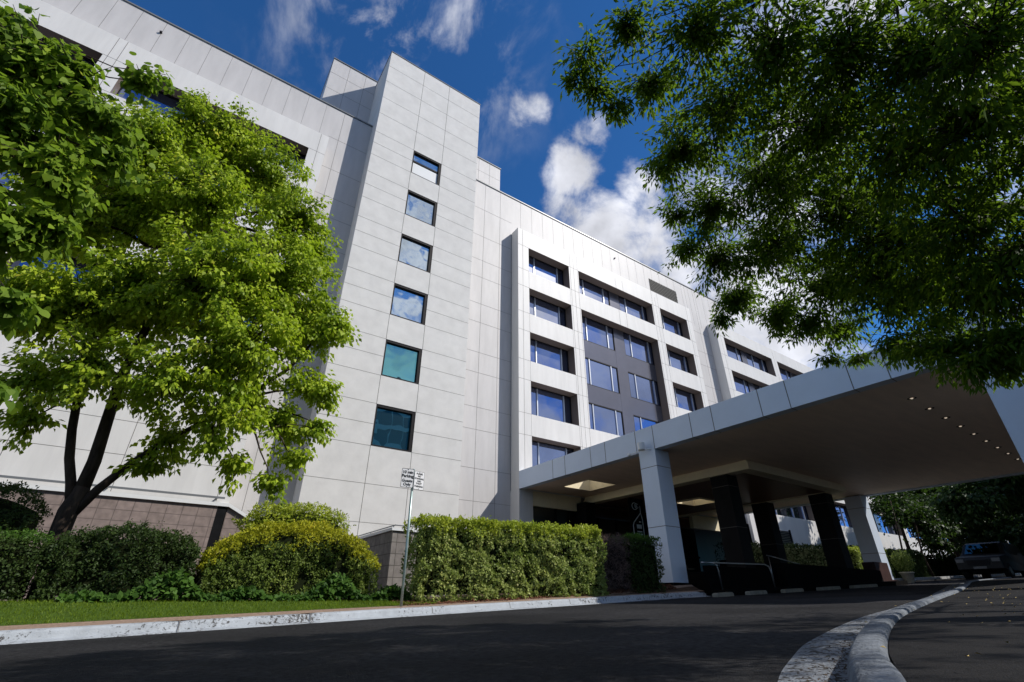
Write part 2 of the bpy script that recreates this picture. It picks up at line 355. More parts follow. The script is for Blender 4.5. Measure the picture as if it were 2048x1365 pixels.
# ------------------------------------------------------------------ leaves
def unit(a): return a/np.maximum(np.linalg.norm(a,axis=-1,keepdims=True),1e-9)
def leaves(name,P,D,N,L,W,m,parent,wide=.45,six=False,mid=None):
    """P base, D direction, N approx normal; one rhombic (or heart-shaped) leaf per row"""
    n=len(P); D=unit(D); S=unit(np.cross(D,N)); Nn=np.cross(S,D)
    L=np.asarray(L).reshape(-1,1)*np.ones((n,1)); W=np.asarray(W).reshape(-1,1)*np.ones((n,1))
    if six:
        q=lambda a,b,c: P+D*L*a+S*W*b+Nn*W*c
        vs=[P,q(-.03,.2,.05),q(.12,.42,.09),q(.38,.5,.10),q(.66,.34,.04),q(1,0,-.14),q(.66,-.34,.04),q(.38,-.5,.10),q(.12,-.42,.09),q(-.03,-.2,.05)]
    else:
        vs=[P, P+D*L*wide+S*W*.5+Nn*W*.18, P+D*L-Nn*L*.12, P+D*L*wide-S*W*.5+Nn*W*.18]
    k=len(vs); co=np.stack(vs,1).reshape(-1,3).astype(np.float32)
    me=bpy.data.meshes.new(name); me.vertices.add(n*k); me.vertices.foreach_set('co',co.ravel())
    me.loops.add(n*k); me.loops.foreach_set('vertex_index',np.arange(n*k,dtype=np.int32))
    me.polygons.add(n); me.polygons.foreach_set('loop_start',np.arange(0,n*k,k,dtype=np.int32)); me.polygons.foreach_set('loop_total',np.full(n,k,dtype=np.int32))
    me.update(); me.validate(); me.materials.append(m)
    return link(name,me,parent)
def rdir(n,flat=1.0):
    a=rng.normal(size=(n,3)); a[:,2]*=flat; return unit(a)

def crown(blobs, twigs, per, tl, L, W, droop, fork_pts, m, parent, six=False, branch_r=.06, flat=.8, shell=(.35,1.05), bark=None, arch=.12, trunkpts=None, trunkr=None, gap=0, tw_r=.006, skipbranch=0, noff=9999, offd=.13, lowsparse=False):
    wood=MB()
    if trunkpts: 
        for tp,tr in zip(trunkpts,trunkr): wood.tube(tp,tr,10)
    PP=[];DD=[];NN=[]
    for bi,(x,y,z,r) in enumerate(blobs):
        c=np.array([x,y,z]); 
        # limb from the nearest fork point
        fp=np.array(min(fork_pts,key=lambda q:np.linalg.norm(np.array(q[:3])-c)+.2*abs(q[2]-z))[:3],float)
        d=np.linalg.norm(c-fp)
        if bi>=skipbranch:
            side=rng.normal(size=3)*.08*d; side[2]=abs(side[2])*.3+arch*d
            pts=[fp+(c-fp)*t+side*math.sin(math.pi*t)*.8+rng.normal(size=3)*.015*d for t in (0,.18,.36,.54,.72,.86,1)]
            pts[0]=fp; r0=branch_r*(.5+.18*d)*min(1.3,.55+r)
            wood.tube([tuple(p) for p in pts],[r0*(1-.82*t) for t in (0,.18,.36,.54,.72,.86,1)],6)
        nt=max(3,int(twigs*r*r*(r if r>1 else 1)**.3*(1 if bi<noff else offd)*(.5 if (lowsparse and z<4.2) else 1)))
        dirs=rdir(nt); rad=rng.uniform(shell[0],shell[1],nt)[:,None]*r*np.array([[1,1,flat]])
        tips=c+dirs*rad
        if gap: 
            keep=rng.uniform(size=nt)>gap; dirs=dirs[keep]; tips=tips[keep]; nt=len(tips)
        for q in range(nt):
            tip=tips[q]; st=c+(tip-c)*rng.uniform(.0,.25)+rng.normal(size=3)*.05*r
            midp=(st+tip)/2+np.array([0,0,.08*r])
            wood.tube([tuple(st),tuple(midp),tuple(tip)],[tw_r*2.2,tw_r*1.5,tw_r*.6],3,cap=False)
            # leaves along the outer twig and side shoots
            ax=unit((tip-midp)[None,:])[0]
            t=rng.uniform(-.1,1,per)[:,None]
            sp=rdir(per)*tl*rng.uniform(.25,1,per)[:,None]*.6; sp[:,2]=sp[:,2]*.45-.12*tl
            P=tip-ax*t*tl+sp
            D=ax*.55+unit(sp)*.9+np.array([0,0,-droop])+rng.normal(size=(per,3))*.25
            N=np.array([0,0,1])+rng.normal(size=(per,3))*.45
            PP.append(P);DD.append(D);NN.append(N)
    P=np.concatenate(PP);D=np.concatenate(DD);N=np.concatenate(NN); n=len(P)
    wood.build('trunk',bark or M['bark'],parent,True)
    leaves('crown',P,D,N,L*rng.uniform(.6,1.2,n),W*rng.uniform(.65,1.15,n),m,parent,six=six)
    return n

# lime tree before the left wing
LT=[(-2.29,12.5,11.59,1.13),(-2.91,12.0,10.14,1.14),(-1.32,12.5,11.75,1.17),(-0.2,12.5,11.01,1.19),(0.71,12.0,9.53,1.07),(-1.45,11.5,8.67,1.47),(-2.61,12.5,8.5,1.36),(1.32,12.0,8.55,0.77),(0.73,11.5,7.16,1.39),(-0.64,11.0,6.29,1.45),(-1.8,12.0,5.87,1.33),(-2.72,12.0,5.28,1.13),(1.55,11.5,6.11,1.0),(2.23,11.0,6.02,0.52),(0.33,11.0,4.82,1.31),(-0.76,11.0,3.83,1.08),(-1.99,11.5,3.91,0.96),(-2.84,12.0,3.67,0.76),(2.06,11.5,4.47,0.66),(1.54,11.5,3.5,0.84),(2.01,11.5,2.78,0.5),(1.62,11.5,2.24,0.43),(0.33,11.0,3.33,0.91),(0.88,11.5,2.5,0.47),(-0.62,12.0,2.34,0.4),(-0.38,12.0,2.94,0.62),(-2.67,12.5,3.06,0.48),(-3.56,12.5,5.48,1.04),(-3.9,12.5,7.79,1.25),(-3.84,12.5,9.82,1.24),(2.39,11.5,3.66,0.47)]
t=thing('lime_tree','bright yellow-green tree with forked dark trunk before the left wing','tree',(-1.55,12.6,.0))
tp=[[(-1.40,12.3,-.15),(-1.44,12.3,.4),(-1.52,12.3,.95),(-1.53,12.3,1.45),(-1.47,12.3,1.9)],
    [(-1.52,12.3,1.5),(-1.66,12.3,1.95),(-1.84,12.3,2.4),(-1.99,12.3,2.95),(-2.11,12.3,3.55),(-2.3,12.4,4.8),(-2.6,12.5,6.8)],
    [(-1.47,12.3,1.8),(-1.46,12.3,2.4),(-1.52,12.25,3.2),(-1.58,12.2,4.1),(-1.5,12.15,5.6),(-1.2,12.1,7.2),(-1.0,12.2,9.0)],
    [(-1.5,12.3,1.35),(-1.22,12.25,1.9),(-.89,12.2,2.4),(-.58,12.1,2.77),(-.01,11.9,3.3),(.7,11.6,3.8)]]
tr=[[.2,.17,.155,.16,.13],[.085,.085,.08,.075,.07,.05,.03],[.125,.115,.105,.095,.075,.055,.03],[.095,.08,.07,.06,.045,.03]]
fk=[(-2.11,12.3,3.5),(-2.4,12.5,5.6),(-1.58,12.2,4.1),(-1.5,12.1,5.6),(-1.2,12.1,7.2),(-1.05,12.2,8.6),(-.01,11.9,3.3),(.7,11.6,3.8),(-.58,12.1,2.77),(-1.52,12.3,3.2)]
nl=crown(LT,84,44,.38,.13,.09,.75,fk,M['leaf_lime'],t,branch_r=.05,trunkpts=tp,trunkr=tr,six=False,shell=(.3,1.12),flat=.9,lowsparse=True)
print('lime leaves',nl)
# near broad-leaved tree, upper left; its trunk stands out of view to the left
NT=[(-2.57,5.5,5.14,.54),(-2.38,5.5,4.21,.55),(-2.21,5.5,5.1,.45),(-1.82,5.5,4.72,.42),(-1.92,5.5,3.79,.51),(-1.58,5.5,4.24,.3),(-1.63,5.3,5.3,.2),(-1.5,5.3,5.51,.11),(-1.96,5.5,3.1,.42),(-1.69,5.5,3.25,.29),(-1.65,5.3,2.27,.26),(-1.39,5.2,1.46,.16),(-2.72,5.5,4.33,.74),(-2.19,5.5,2.99,.54),(-2.97,5.5,5.47,.32),(-3.4,5.6,4.6,.7),(-3.3,5.6,3.4,.7)]
t=thing('broadleaf_tree','darker large-leaved tree reaching in at the upper left corner, nearest the camera','tree',(-4.4,6.2,zr(-4)))
nl=crown(NT,190,20,.26,.092,.08,.7,[(-4.2,6.0,2.6),(-4.0,5.9,3.6),(-3.9,5.9,4.6)],M['leaf_near'],t,six=True,branch_r=.035,
  trunkpts=[[(-4.5,6.2,-.6),(-4.4,6.15,1.2),(-4.2,6.0,2.6),(-4.0,5.9,3.6),(-3.9,5.9,4.8)]],trunkr=[[.2,.16,.13,.1,.05]],tw_r=.004)
print('near leaves',nl)
# overhanging narrow-leaved tree on the right
RT=[(2.14,1.89,4.7,.24),(2.38,2.02,4.52,.23),(2.18,2.09,4.6,.18),(2.33,1.47,4.76,.33),(2.91,1.74,4.71,.39),(2.84,1.11,4.58,.51),(3.7,2.02,4.55,.49),(4.64,2.34,4.39,.54),(3.66,1.42,4.53,.63),(3.33,.75,4.32,.62),(5.23,2.74,4.12,.48),(4.86,1.66,4.45,.78),(5.81,2.2,4.2,.74),(6.18,3.1,4.02,.34),(6.71,2.74,3.84,.41),(4.26,.87,4.14,.74),(3.67,.35,4.08,.63),(5.55,1.3,4.06,.82),(6.7,2.02,3.87,.69),(7.39,2.31,3.52,.37),(7.59,2.26,3.1,.2),(4.69,.49,3.7,.74),(3.98,.03,3.79,.64),(5.93,.99,3.58,.84),(6.65,1.38,3.19,.49),(6.82,1.14,2.91,.35),(4.4,.01,3.3,.63),(3.71,-.28,3.34,.54),(5.21,.36,2.95,.67),(5.93,.57,2.6,.53),(6.08,.73,2.17,.31),(5.96,.69,1.91,.27),(5.41,.11,2.6,.63),(4.64,-.23,2.94,.55),(6.2,3.01,4.07,0.41),(6.59,2.73,3.62,0.33),(6.61,2.39,3.38,0.35),(6.49,1.6,2.68,0.27),(6.03,1.24,2.38,0.31),(5.74,0.99,2.13,0.33),(5.63,0.81,1.92,0.31),(5.63,0.54,2.0,0.35),(3.79,2.3,4.62,0.3),(4.4,2.68,4.44,0.26),(4.8,2.89,4.19,0.3),(2.68,2.02,4.48,0.18),(6.45,1.47,3.53,0.62),(5.89,0.77,2.88,0.56),(6.17,3.39,3.81,0.23),(7.19,2.5,3.05,0.18)]
OFF=[(3.2,-.3,5.2,.8),(1.9,.1,5.4,.8),(2.2,-1.3,5.6,.9),(3.6,-1.5,5.3,1.0),(5.2,-1.2,5.2,1.1),(6.5,-.6,4.9,1.1),(7.6,.4,4.7,1.0),(8.3,-.6,4.3,1.0),(9.4,-.3,4.4,.8),(.6,-1.2,5.6,.8),(1.0,-2.8,5.5,1.0),(3,-3.2,5.6,1.1),(5.5,-3.2,5.8,1.3),(8,-3,5.8,1.3),(10.5,-1.5,5.4,1.3),(7.2,-1.4,3.2,.9),(6.6,-.9,2.2,.7),(9.2,-1.8,3.4,.9),(11.4,-1.0,3.8,.9),(4.8,-1.9,4.2,.8)]
t=thing('overhanging_tree','dark narrow-leaved tree overhanging the top right, hiding the canopy corner','tree',(8.6,-2.6,zr(8.6)))
fk=[(7.6,-1.6,2.9),(7.0,-.8,3.6),(6.0,-.4,4.1),(5.0,-.3,4.5),(4.0,-.1,4.8),(6.6,.3,3.9),(5.8,.9,4.1),(3.2,.6,4.8),(8.6,-1.2,3.9),(4.4,1.2,4.6),(6.2,0.1,3.0),(5.2,1.6,4.4)]
tp=[[(8.7,-2.7,-.2),(8.5,-2.5,.9),(8.2,-2.2,1.9),(7.6,-1.6,2.9),(7.0,-.8,3.6),(6.0,-.4,4.1),(5.0,-.3,4.5),(4.0,-.1,4.8),(3.2,.6,4.8)],
    [(8.3,-2.3,1.7),(7.6,-1.3,2.5),(6.9,-.5,3.2),(6.6,.3,3.9),(5.8,.9,4.1),(5.2,1.6,4.4)],
    [(8.2,-2.2,1.9),(8.4,-1.8,2.9),(8.6,-1.2,3.9),(9.0,-.6,5.0)],
    [(7.6,-1.6,2.9),(6.9,-.7,2.9),(6.2,.1,3.0)],[(6.0,-.4,4.1),(5.2,.5,4.5),(4.4,1.2,4.6)]]
tr=[[.26,.22,.19,.15,.11,.085,.065,.045,.02],[.14,.10,.08,.06,.045,.025],[.13,.1,.07,.03],[.08,.06,.03],[.05,.04,.02]]
nl=crown(RT+OFF,290,22,.18,.088,.030,.35,fk,M['leaf_over'],t,branch_r=.02,trunkpts=tp,trunkr=tr,tw_r=.0022,shell=(.2,1.18),noff=len(RT))
print('right leaves',nl)

# ------------------------------------------------------------------ hedges
def hedge(name,label,cat,box,n,m,L=.05,W=.03,seedy=0,dome=0,mtop=None,group=None,zf=None,rough=.06,core=True,corem=None,taper=.0,stems=(),gt=.93):
    """box=(x0,x1,y0,y1,height); leaves fill a wavy skin over it; zf(x) ground height"""
    x0,x1,y0,y1,h=box; zf=zf or hb
    root=thing(name,label,cat,((x0+x1)/2,(y0+y1)/2,zf((x0+x1)/2)),group)
    def top(u): # height along x
        if dome: return h*(1-dome*abs(2*u-1)**2.6)
        return h
    ph=rng.uniform(0,6,6)
    def wob(a,b): return rough*(np.sin(a*2.3+ph[0])*np.sin(b*2.9+ph[1])+.6*np.sin(a*6.1+ph[2]+b*1.5)+.5*np.sin(b*7.3+ph[3]-a*3.1))
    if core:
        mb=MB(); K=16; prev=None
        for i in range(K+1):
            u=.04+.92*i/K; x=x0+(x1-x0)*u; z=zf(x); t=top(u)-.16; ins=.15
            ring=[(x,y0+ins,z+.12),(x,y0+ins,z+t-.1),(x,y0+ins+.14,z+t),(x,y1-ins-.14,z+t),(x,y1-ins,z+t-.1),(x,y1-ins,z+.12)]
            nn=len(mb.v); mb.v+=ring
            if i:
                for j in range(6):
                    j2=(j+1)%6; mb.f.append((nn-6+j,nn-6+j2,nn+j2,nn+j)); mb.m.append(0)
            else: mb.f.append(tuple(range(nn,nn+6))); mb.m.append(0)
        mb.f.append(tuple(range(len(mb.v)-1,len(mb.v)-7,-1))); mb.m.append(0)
        mb.build('dark_core',corem or M['hedge_core'],root)  # solid dark filler, gives the gaps between leaves their shade
    # sample faces: front, left end, right end, top
    w=x1-x0; d=y1-y0; areas=np.array([w*h*1.15,d*h*.7,d*h*.4,w*d*.9]); areas/=areas.sum()
    ns=rng.multinomial(n,areas); P=[];O=[]
    zfv=np.vectorize(zf); topv=np.vectorize(top)
    u=rng.uniform(0,1,ns[0]); v=rng.uniform(0,1,ns[0])**.9; x=x0+w*u; z=topv(u)*v; y=y0+wob(x,z)+.22*np.maximum(0,v-.85)**2*8*d*.5+taper*(1-v)
    P.append(np.c_[x,y,z+zfv(x)]); O.append(np.tile([0,-1,.25],(ns[0],1)))
    for k,(xx,sg) in enumerate(((x0,-1),(x1,1))):
        c=ns[1+k]; v=rng.uniform(0,1,c); y=y0+d*rng.uniform(0,1,c); x=xx+wob(y,v*h)*1.0; z=v*top(0 if k==0 else 1)
        P.append(np.c_[x,y,z+zf(xx)]); O.append(np.tile([sg,0,.25],(c,1)))
    u=rng.uniform(0,1,ns[3]); x=x0+w*u; y=y0+.05+(d-.1)*rng.uniform(0,1,ns[3]); edge=np.minimum(1,(y-y0)/.2)
    z=topv(u)+wob(x,y)*.6-.07*(1-edge)+rng.exponential(.018,ns[3])
    P.append(np.c_[x,y,z+zfv(x)]); O.append(np.tile([0,-.2,1.0],(ns[3],1)))
    top_n=ns[3]
    P=np.concatenate(P);O=np.concatenate(O); tot=len(P)
    # clumping: push leaves inwards where a noise field is low
    f=np.array([MN.noise(V(p)*4.2)+.8*MN.noise(V(p)*9.5+V((7,3,1))) for p in P.tolist()])
    depth=np.clip(-f*.17+.03,-.05,.16)+rng.exponential(.025,tot)
    P=P-O*depth[:,None]
    D=O*.6+rdir(tot)*.9+np.array([0,0,.15]); N=O+rdir(tot)*.7
    Ls=L*rng.uniform(.6,1.25,tot); Ws=W*rng.uniform(.6,1.2,tot)
    if mtop:
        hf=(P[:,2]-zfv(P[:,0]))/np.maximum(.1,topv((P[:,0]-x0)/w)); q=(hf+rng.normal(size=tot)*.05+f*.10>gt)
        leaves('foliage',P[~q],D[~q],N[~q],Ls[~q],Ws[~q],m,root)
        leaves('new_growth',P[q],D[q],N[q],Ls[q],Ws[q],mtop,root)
    else: leaves('foliage',P,D,N,Ls,Ws,m,root)
    if stems:
        for sx in stems:
            mb=MB(); z=zf(sx); j=rng.uniform(-.06,.06,4)
            mb.tube([(sx,y0+.22,z-.05),(sx+j[0],y0+.24,z+.25),(sx+j[1],y0+.28,z+.6)],[.016,.013,.008],5)
            mb.build('stem',M['bark_pale'],root,True)
    return root
def zl(x): return hb(x)-.02
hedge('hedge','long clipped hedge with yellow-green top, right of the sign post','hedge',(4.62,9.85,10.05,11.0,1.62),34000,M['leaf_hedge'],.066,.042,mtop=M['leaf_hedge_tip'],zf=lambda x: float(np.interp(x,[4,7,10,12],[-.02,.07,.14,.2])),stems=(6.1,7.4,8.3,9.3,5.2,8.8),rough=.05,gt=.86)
hedge('hedge','bare brown dead section of hedge between two green ones','hedge',(9.8,11.1,10.25,11.35,1.40),9000,M['leaf_dead'],.11,.010,zf=lambda x:.22,stems=(10.0,10.5,10.9,10.7),rough=.03,corem=mat('dead_core',(.03,.022,.02),.95,.05))
hedge('hedge','short dark green hedge stub touching the white canopy column','hedge',(11.0,12.15,10.1,11.1,1.45),8500,M['leaf_dark'],.055,.032,mtop=M['leaf_ivy'],zf=lambda x:.25,stems=(11.3,11.5,11.9),rough=.04)
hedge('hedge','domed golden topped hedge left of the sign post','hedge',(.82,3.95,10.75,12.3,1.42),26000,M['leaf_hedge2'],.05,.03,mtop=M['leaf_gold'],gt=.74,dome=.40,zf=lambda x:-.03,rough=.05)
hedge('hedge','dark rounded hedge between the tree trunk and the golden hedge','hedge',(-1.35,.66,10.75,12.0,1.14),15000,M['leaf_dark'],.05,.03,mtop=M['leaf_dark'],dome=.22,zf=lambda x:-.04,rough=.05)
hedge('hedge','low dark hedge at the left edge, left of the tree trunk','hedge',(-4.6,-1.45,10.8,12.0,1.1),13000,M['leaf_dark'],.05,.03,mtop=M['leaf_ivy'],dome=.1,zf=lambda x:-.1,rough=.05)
hedge('shrub','yellow-green feathery shrub rising behind the golden hedge','shrub',(1.55,3.8,12.7,13.8,2.08),11000,M['leaf_hedge_tip'],.075,.035,dome=.18,zf=lambda x:.0,rough=.13)
hedge('shrub','tall dark shrub behind the low hedge at the left edge','shrub',(-4.4,-1.95,12.4,13.6,1.85),11000,M['leaf_dark'],.06,.036,dome=.15,zf=lambda x:.0,rough=.14)
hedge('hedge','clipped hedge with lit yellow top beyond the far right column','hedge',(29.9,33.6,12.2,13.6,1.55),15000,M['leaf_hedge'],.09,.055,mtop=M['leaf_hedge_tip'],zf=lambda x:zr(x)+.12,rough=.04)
hedge('hedge','end of the hedge with shade painted as dark green leaves, right of the lit one','hedge',(33.6,38.0,12.0,13.6,1.5),12000,M['leaf_dark'],.09,.055,zf=lambda x:zr(x)+.12,rough=.05)  # darker leaf material stands in for shade on this end
hedge('hedge','hedge with deep shade painted into its near-black leaves, against the far wall, seen under the canopy','hedge',(26.5,46,16.6,18.2,2.2),15000,M['leaf_black'],.11,.065,zf=lambda x:zr(x)+.05,rough=.09)
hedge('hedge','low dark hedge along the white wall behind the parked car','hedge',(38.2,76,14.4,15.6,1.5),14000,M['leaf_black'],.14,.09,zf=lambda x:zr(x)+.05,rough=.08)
# ivy along the foot of the hedges
n=4200; x=4.6-5.6*rng.uniform(0,1,n)**1.25; yy=rng.uniform(10.45,10.85,n); hgt=(.05+.42*np.abs(np.sin(x*2.3+.8))**2*np.abs(np.sin(x*1.1+1)))*rng.uniform(0,1,n)**.8+.02
P=np.c_[x,yy,np.vectorize(vz)(x,yy)+hgt]
o=leaves('ivy',P,rdir(n)+np.array([0,-.5,.0]),np.array([0,-.7,.8])+rdir(n)*.5,.085*rng.uniform(.5,1.2,n),.08*rng.uniform(.5,1.1,n),M['leaf_ivy'],None,six=True)
tag(o,'ivy creeping along the foot of the hedges above the lawn','ground cover',kind='stuff')
# grass blades
n=26000; x=rng.uniform(-5.2,4.95,n); t=rng.uniform(0,1,n); yf=np.vectorize(lawn_front)(x); yb=np.vectorize(lawn_back)(x); y=yf+(yb-yf)*t+rng.normal(size=n)*.015
P=np.c_[x,y,np.vectorize(vz)(x,y)]
o=leaves('grass',P,np.array([0,0,1.])+rdir(n)*.55,rdir(n),.045*rng.uniform(.5,1.3,n),.009*rng.uniform(.6,1.2,n),M['grass'],None,wide=.25)
tag(o,'short bright green lawn between the kerb and the hedges','grass',kind='stuff')
# mulch chips
n=9000; x=rng.uniform(4.2,13.0,n); yf=np.vectorize(ky)(x)+.58; y=yf+rng.uniform(0,1,n)**1.1*(10.6-yf)
P=np.c_[x,y,np.vectorize(vz)(x,y)+.012+rng.uniform(0,.02,n)]
D=rdir(n,.25); o=leaves('mulch',P,D,np.array([0,-.2,1.])+rdir(n)*.5,.05*rng.uniform(.5,1.4,n),.022*rng.uniform(.6,1.4,n),M['mulch'],None,wide=.5)
tag(o,'reddish brown bark mulch in the bed under the clipped hedge','mulch',kind='stuff')
# dirt gathered between gutter and kerb
n=1500; ii=rng.integers(3,150,n); off=.06+np.abs(rng.normal(size=n))*.06
P=np.c_[B[ii,0]-NB[ii,0]*off+rng.normal(size=n)*.01,B[ii,1]-NB[ii,1]*off+rng.normal(size=n)*.01,[zr(B[i,0])+.014 for i in ii]]
o=leaves('kerb_debris',P,rdir(n,.2),np.array([0,0,1.])+rdir(n)*.5,.016*rng.uniform(.4,1.4,n),.010*rng.uniform(.5,1.3,n),mat('debris',(.09,.065,.045),.9,.1,noise=.5,nscale=20),None)
tag(o,'brown grit and leaf bits lying in the gutter of the curved kerb','leaf litter',kind='stuff')
# fallen leaves on road and island
n=150; ang=rng.uniform(0,1,n); x=rng.uniform(2.2,13,n); y=x*.28+rng.normal(size=n)*.45-.25
z=np.array([zr(a) for a in x])+.13*(y<np.interp(x,[p[0] for p in topA],[p[1] for p in topA])+.02)+.015
o=leaves('fallen_leaves',np.c_[x,y,z],rdir(n,.1),np.array([0,0,1.])+rdir(n)*.3,.022,.014,M['litter'],None)
tag(o,'small dry yellow leaves scattered along the curving kerb','leaf litter',kind='stuff')

# ------------------------------------------------------------------ hotel
HB=thing('hotel_building','large white panelled hotel with a projecting stair tower','building',(13,19.7,.3))
YF=19.0; YW=19.73; YG=19.63
ROWS=[(5.55,7.44),(8.6,10.5),(11.68,13.53),(14.75,16.57),(17.8,19.62)]
def grid_wall(mb, X0,X1,Z0,Z1, holes, y0, y1, mface=0, mrev=1):
    xs=sorted(set([X0,X1]+[h[0] for h in holes]+[h[1] for h in holes])); zs=sorted(set([Z0,Z1]+[h[2] for h in holes]+[h[3] for h in holes]))
    def hole(x,z): return any(h[0]<x<h[1] and h[2]<z<h[3] for h in holes)
    for i in range(len(xs)-1):
        for j in range(len(zs)-1):
            a,b,c,d=xs[i],xs[i+1],zs[j],zs[j+1]
            if not hole((a+b)/2,(c+d)/2): mb.quad([(a,y0,c),(b,y0,c),(b,y0,d),(a,y0,d)],mface)
    for (a,b,c,d) in holes:
        mb.quad([(a,y0,c),(a,y0,d),(a,y1,d),(a,y1,c)],mrev)      # faces +x
        mb.quad([(b,y0,d),(b,y0,c),(b,y1,c),(b,y1,d)],mrev)
        mb.quad([(a,y0,d),(b,y0,d),(b,y1,d),(a,y1,d)],mrev)
        mb.quad([(b,y0,c),(a,y0,c),(a,y1,c),(b,y1,c)],mface)      # sill
    mb.quad([(X0,y1,Z0),(X0,y0,Z0),(X0,y0,Z1),(X0,y1,Z1)],mface)
    mb.quad([(X1,y0,Z0),(X1,y1,Z0),(X1,y1,Z1),(X1,y0,Z1)],mface)
    mb.quad([(X0,y0,Z1),(X1,y0,Z1),(X1,y1,Z1),(X0,y1,Z1)],mface)
    mb.quad([(X0,y1,Z0),(X1,y1,Z0),(X1,y0,Z0),(X0,y0,Z0)],mface)
def vj(mb,x,y,z0,z1,w=.014,m=2): mb.box(x-w/2,x+w/2,y-.003,y+.02,z0,z1,m)
def hj(mb,z,y,x0,x1,w=.011,m=2): mb.box(x0,x1,y-.004,y+.02,z-w/2,z+w/2,m)
WM=[M['panel'],M['reveal'],M['joint']]
def bwin(x0): return (x0,x0+7.3)
# --- main box (right of tower)
colA=(14.2,17.5); colB=(18.33,25.62); colC=(26.48,29.65)
holes=[(colA[0],colA[1],a,b) for a,b in ROWS]+[(colC[0],colC[1],a,b) for a,b in ROWS]
holes+=[(colB[0],colB[1],*ROWS[4]),(colB[0],colB[1],8.6,16.57),(colB[0],colB[1],*ROWS[0])]
mb=MB(); grid_wall(mb,13.4,30.3,4.73,20.92,holes,YF,YG+.05)
for x in (13.75,17.62,17.92,18.25,25.72,26.05,26.38,29.85):
    vj(mb,x,YF,5.6,20.9 if x not in (17.92,26.05) else 20.4)
for x in (14.2,17.5): 
    for (a,b),(c,d) in zip(ROWS,ROWS[1:]): vj(mb,x,YF,b,c,.008)
for a,b in ROWS:
    for z in (a,b):
        for (p,q) in ((13.4,14.2),(17.5,18.33),(25.62,26.48),(29.65,30.3)): hj(mb,z,YF,p,q)
for x in (21.9,22.6):
    vj(mb,x,YF,16.57,17.8); vj(mb,x,YF,19.62,20.5,.01)
mb.build('projecting_wall',WM,HB)
# --- left wing box
holesL=[(.82-7.3,.82,a,b) for a,b in ROWS]+[(-14.6,-7.3,a,b) for a,b in ROWS]+[(-22.7,-15.4,a,b) for a,b in ROWS]
holesL=[h for h in holesL if h[2]>5.6]
mb=MB(); grid_wall(mb,-24,1.58,2.85,20.92,holesL,YF,YG+.05)
for x in (1.2,-6.85,-7.15,-15.0,-4.3,-1.6): vj(mb,x,YF,2.9,20.9 if x>-7.5 and x not in(-4.3,-1.6) else 8.5)
for a,b in ROWS[1:]:
    for z in (a,b): hj(mb,z,YF,.82,1.58); hj(mb,z,YF,-7.3,-6.48)
for z in (4.0,5.05,6.1): hj(mb,z,YF,-24,1.58)
mb.build('projecting_wall',WM,HB)
# --- far right wing
h2=[]; X=34.45
XS=[]
while X<96: XS.append(X); X+=8.1
for x in XS: h2+=[(x,x+7.2,a,b) for a,b in ROWS]
mb=MB(); grid_wall(mb,33.5,99,3.4,20.75,h2,YF,YG+.05)
for x in XS: vj(mb,x-.42,YF,3.4,20.5)
for a,b in ROWS:
    for z in (a,b): hj(mb,z,YF,33.5,34.45)
mb.build('projecting_wall',WM,HB)
mb=MB(); mb.box(33.5,99,YG+.06,34,.6,20.7); mb.box(33.6,99,19.25,19.7,.6,3.4); mb.build('wing_body',[M['panel_grey']],HB)
mb=MB()
for i in range(14): mb.box(35.6,36.9,18.93,18.99,3.0+i*.11,3.05+i*.11)
mb.box(35.5,35.6,18.9,18.995,2.9,4.6); mb.box(36.9,37,18.9,18.995,2.9,4.6)
mb.build('louvre',M['frame_black'],HB)
# --- main wall + parapet
GW=[M['panel_grey'],M['reveal'],M['joint']]
mb=MB(); mb.box(-24,36,YW,38,4.73,24.05,0); mb.box(-24,14.2,YW,38,.0,4.73,0,'t')
for i in range(-26,38):
    x=11.34+.93*i
    if -24<x<1.5 or 13.4<x<36: vj(mb,x,YW,20.93 if x<30.3 else 20.2,24.03,.010)
for x,z0 in ((11.34,0),(12.5,0),(31.3,0),(32.4,0),(2.1,0)): vj(mb,x,YW,max(z0,.3),24.0)
for a,b in ROWS:
    for z in (a,b):
        for p,q in ((10.02,13.4),(30.3,33.5),(1.58,3.67)): hj(mb,z,YW,p,q)
for z in (4.06,2.6,21.8):
    hj(mb,z,YW,10.02,13.4 if z<21 else 13.4); hj(mb,z,YW,1.58,3.67)
mb.build('wall',GW,HB)
mb=MB(); mb.box(-24.05,3.67,YW-.05,YW+.3,24.05,24.13); mb.box(10.02,36.05,YW-.05,YW+.3,24.05,24.13)
mb.build('coping',M['coping'],HB)
# small roof drain outlets on parapet
for x in (-6.35,22.95):
    mb=MB(); mb.tube([(x,YW-.09,23.2),(x,YW+.02,23.2)],.055,8); mb.build('overflow_pipe',M['frame_black'],HB)
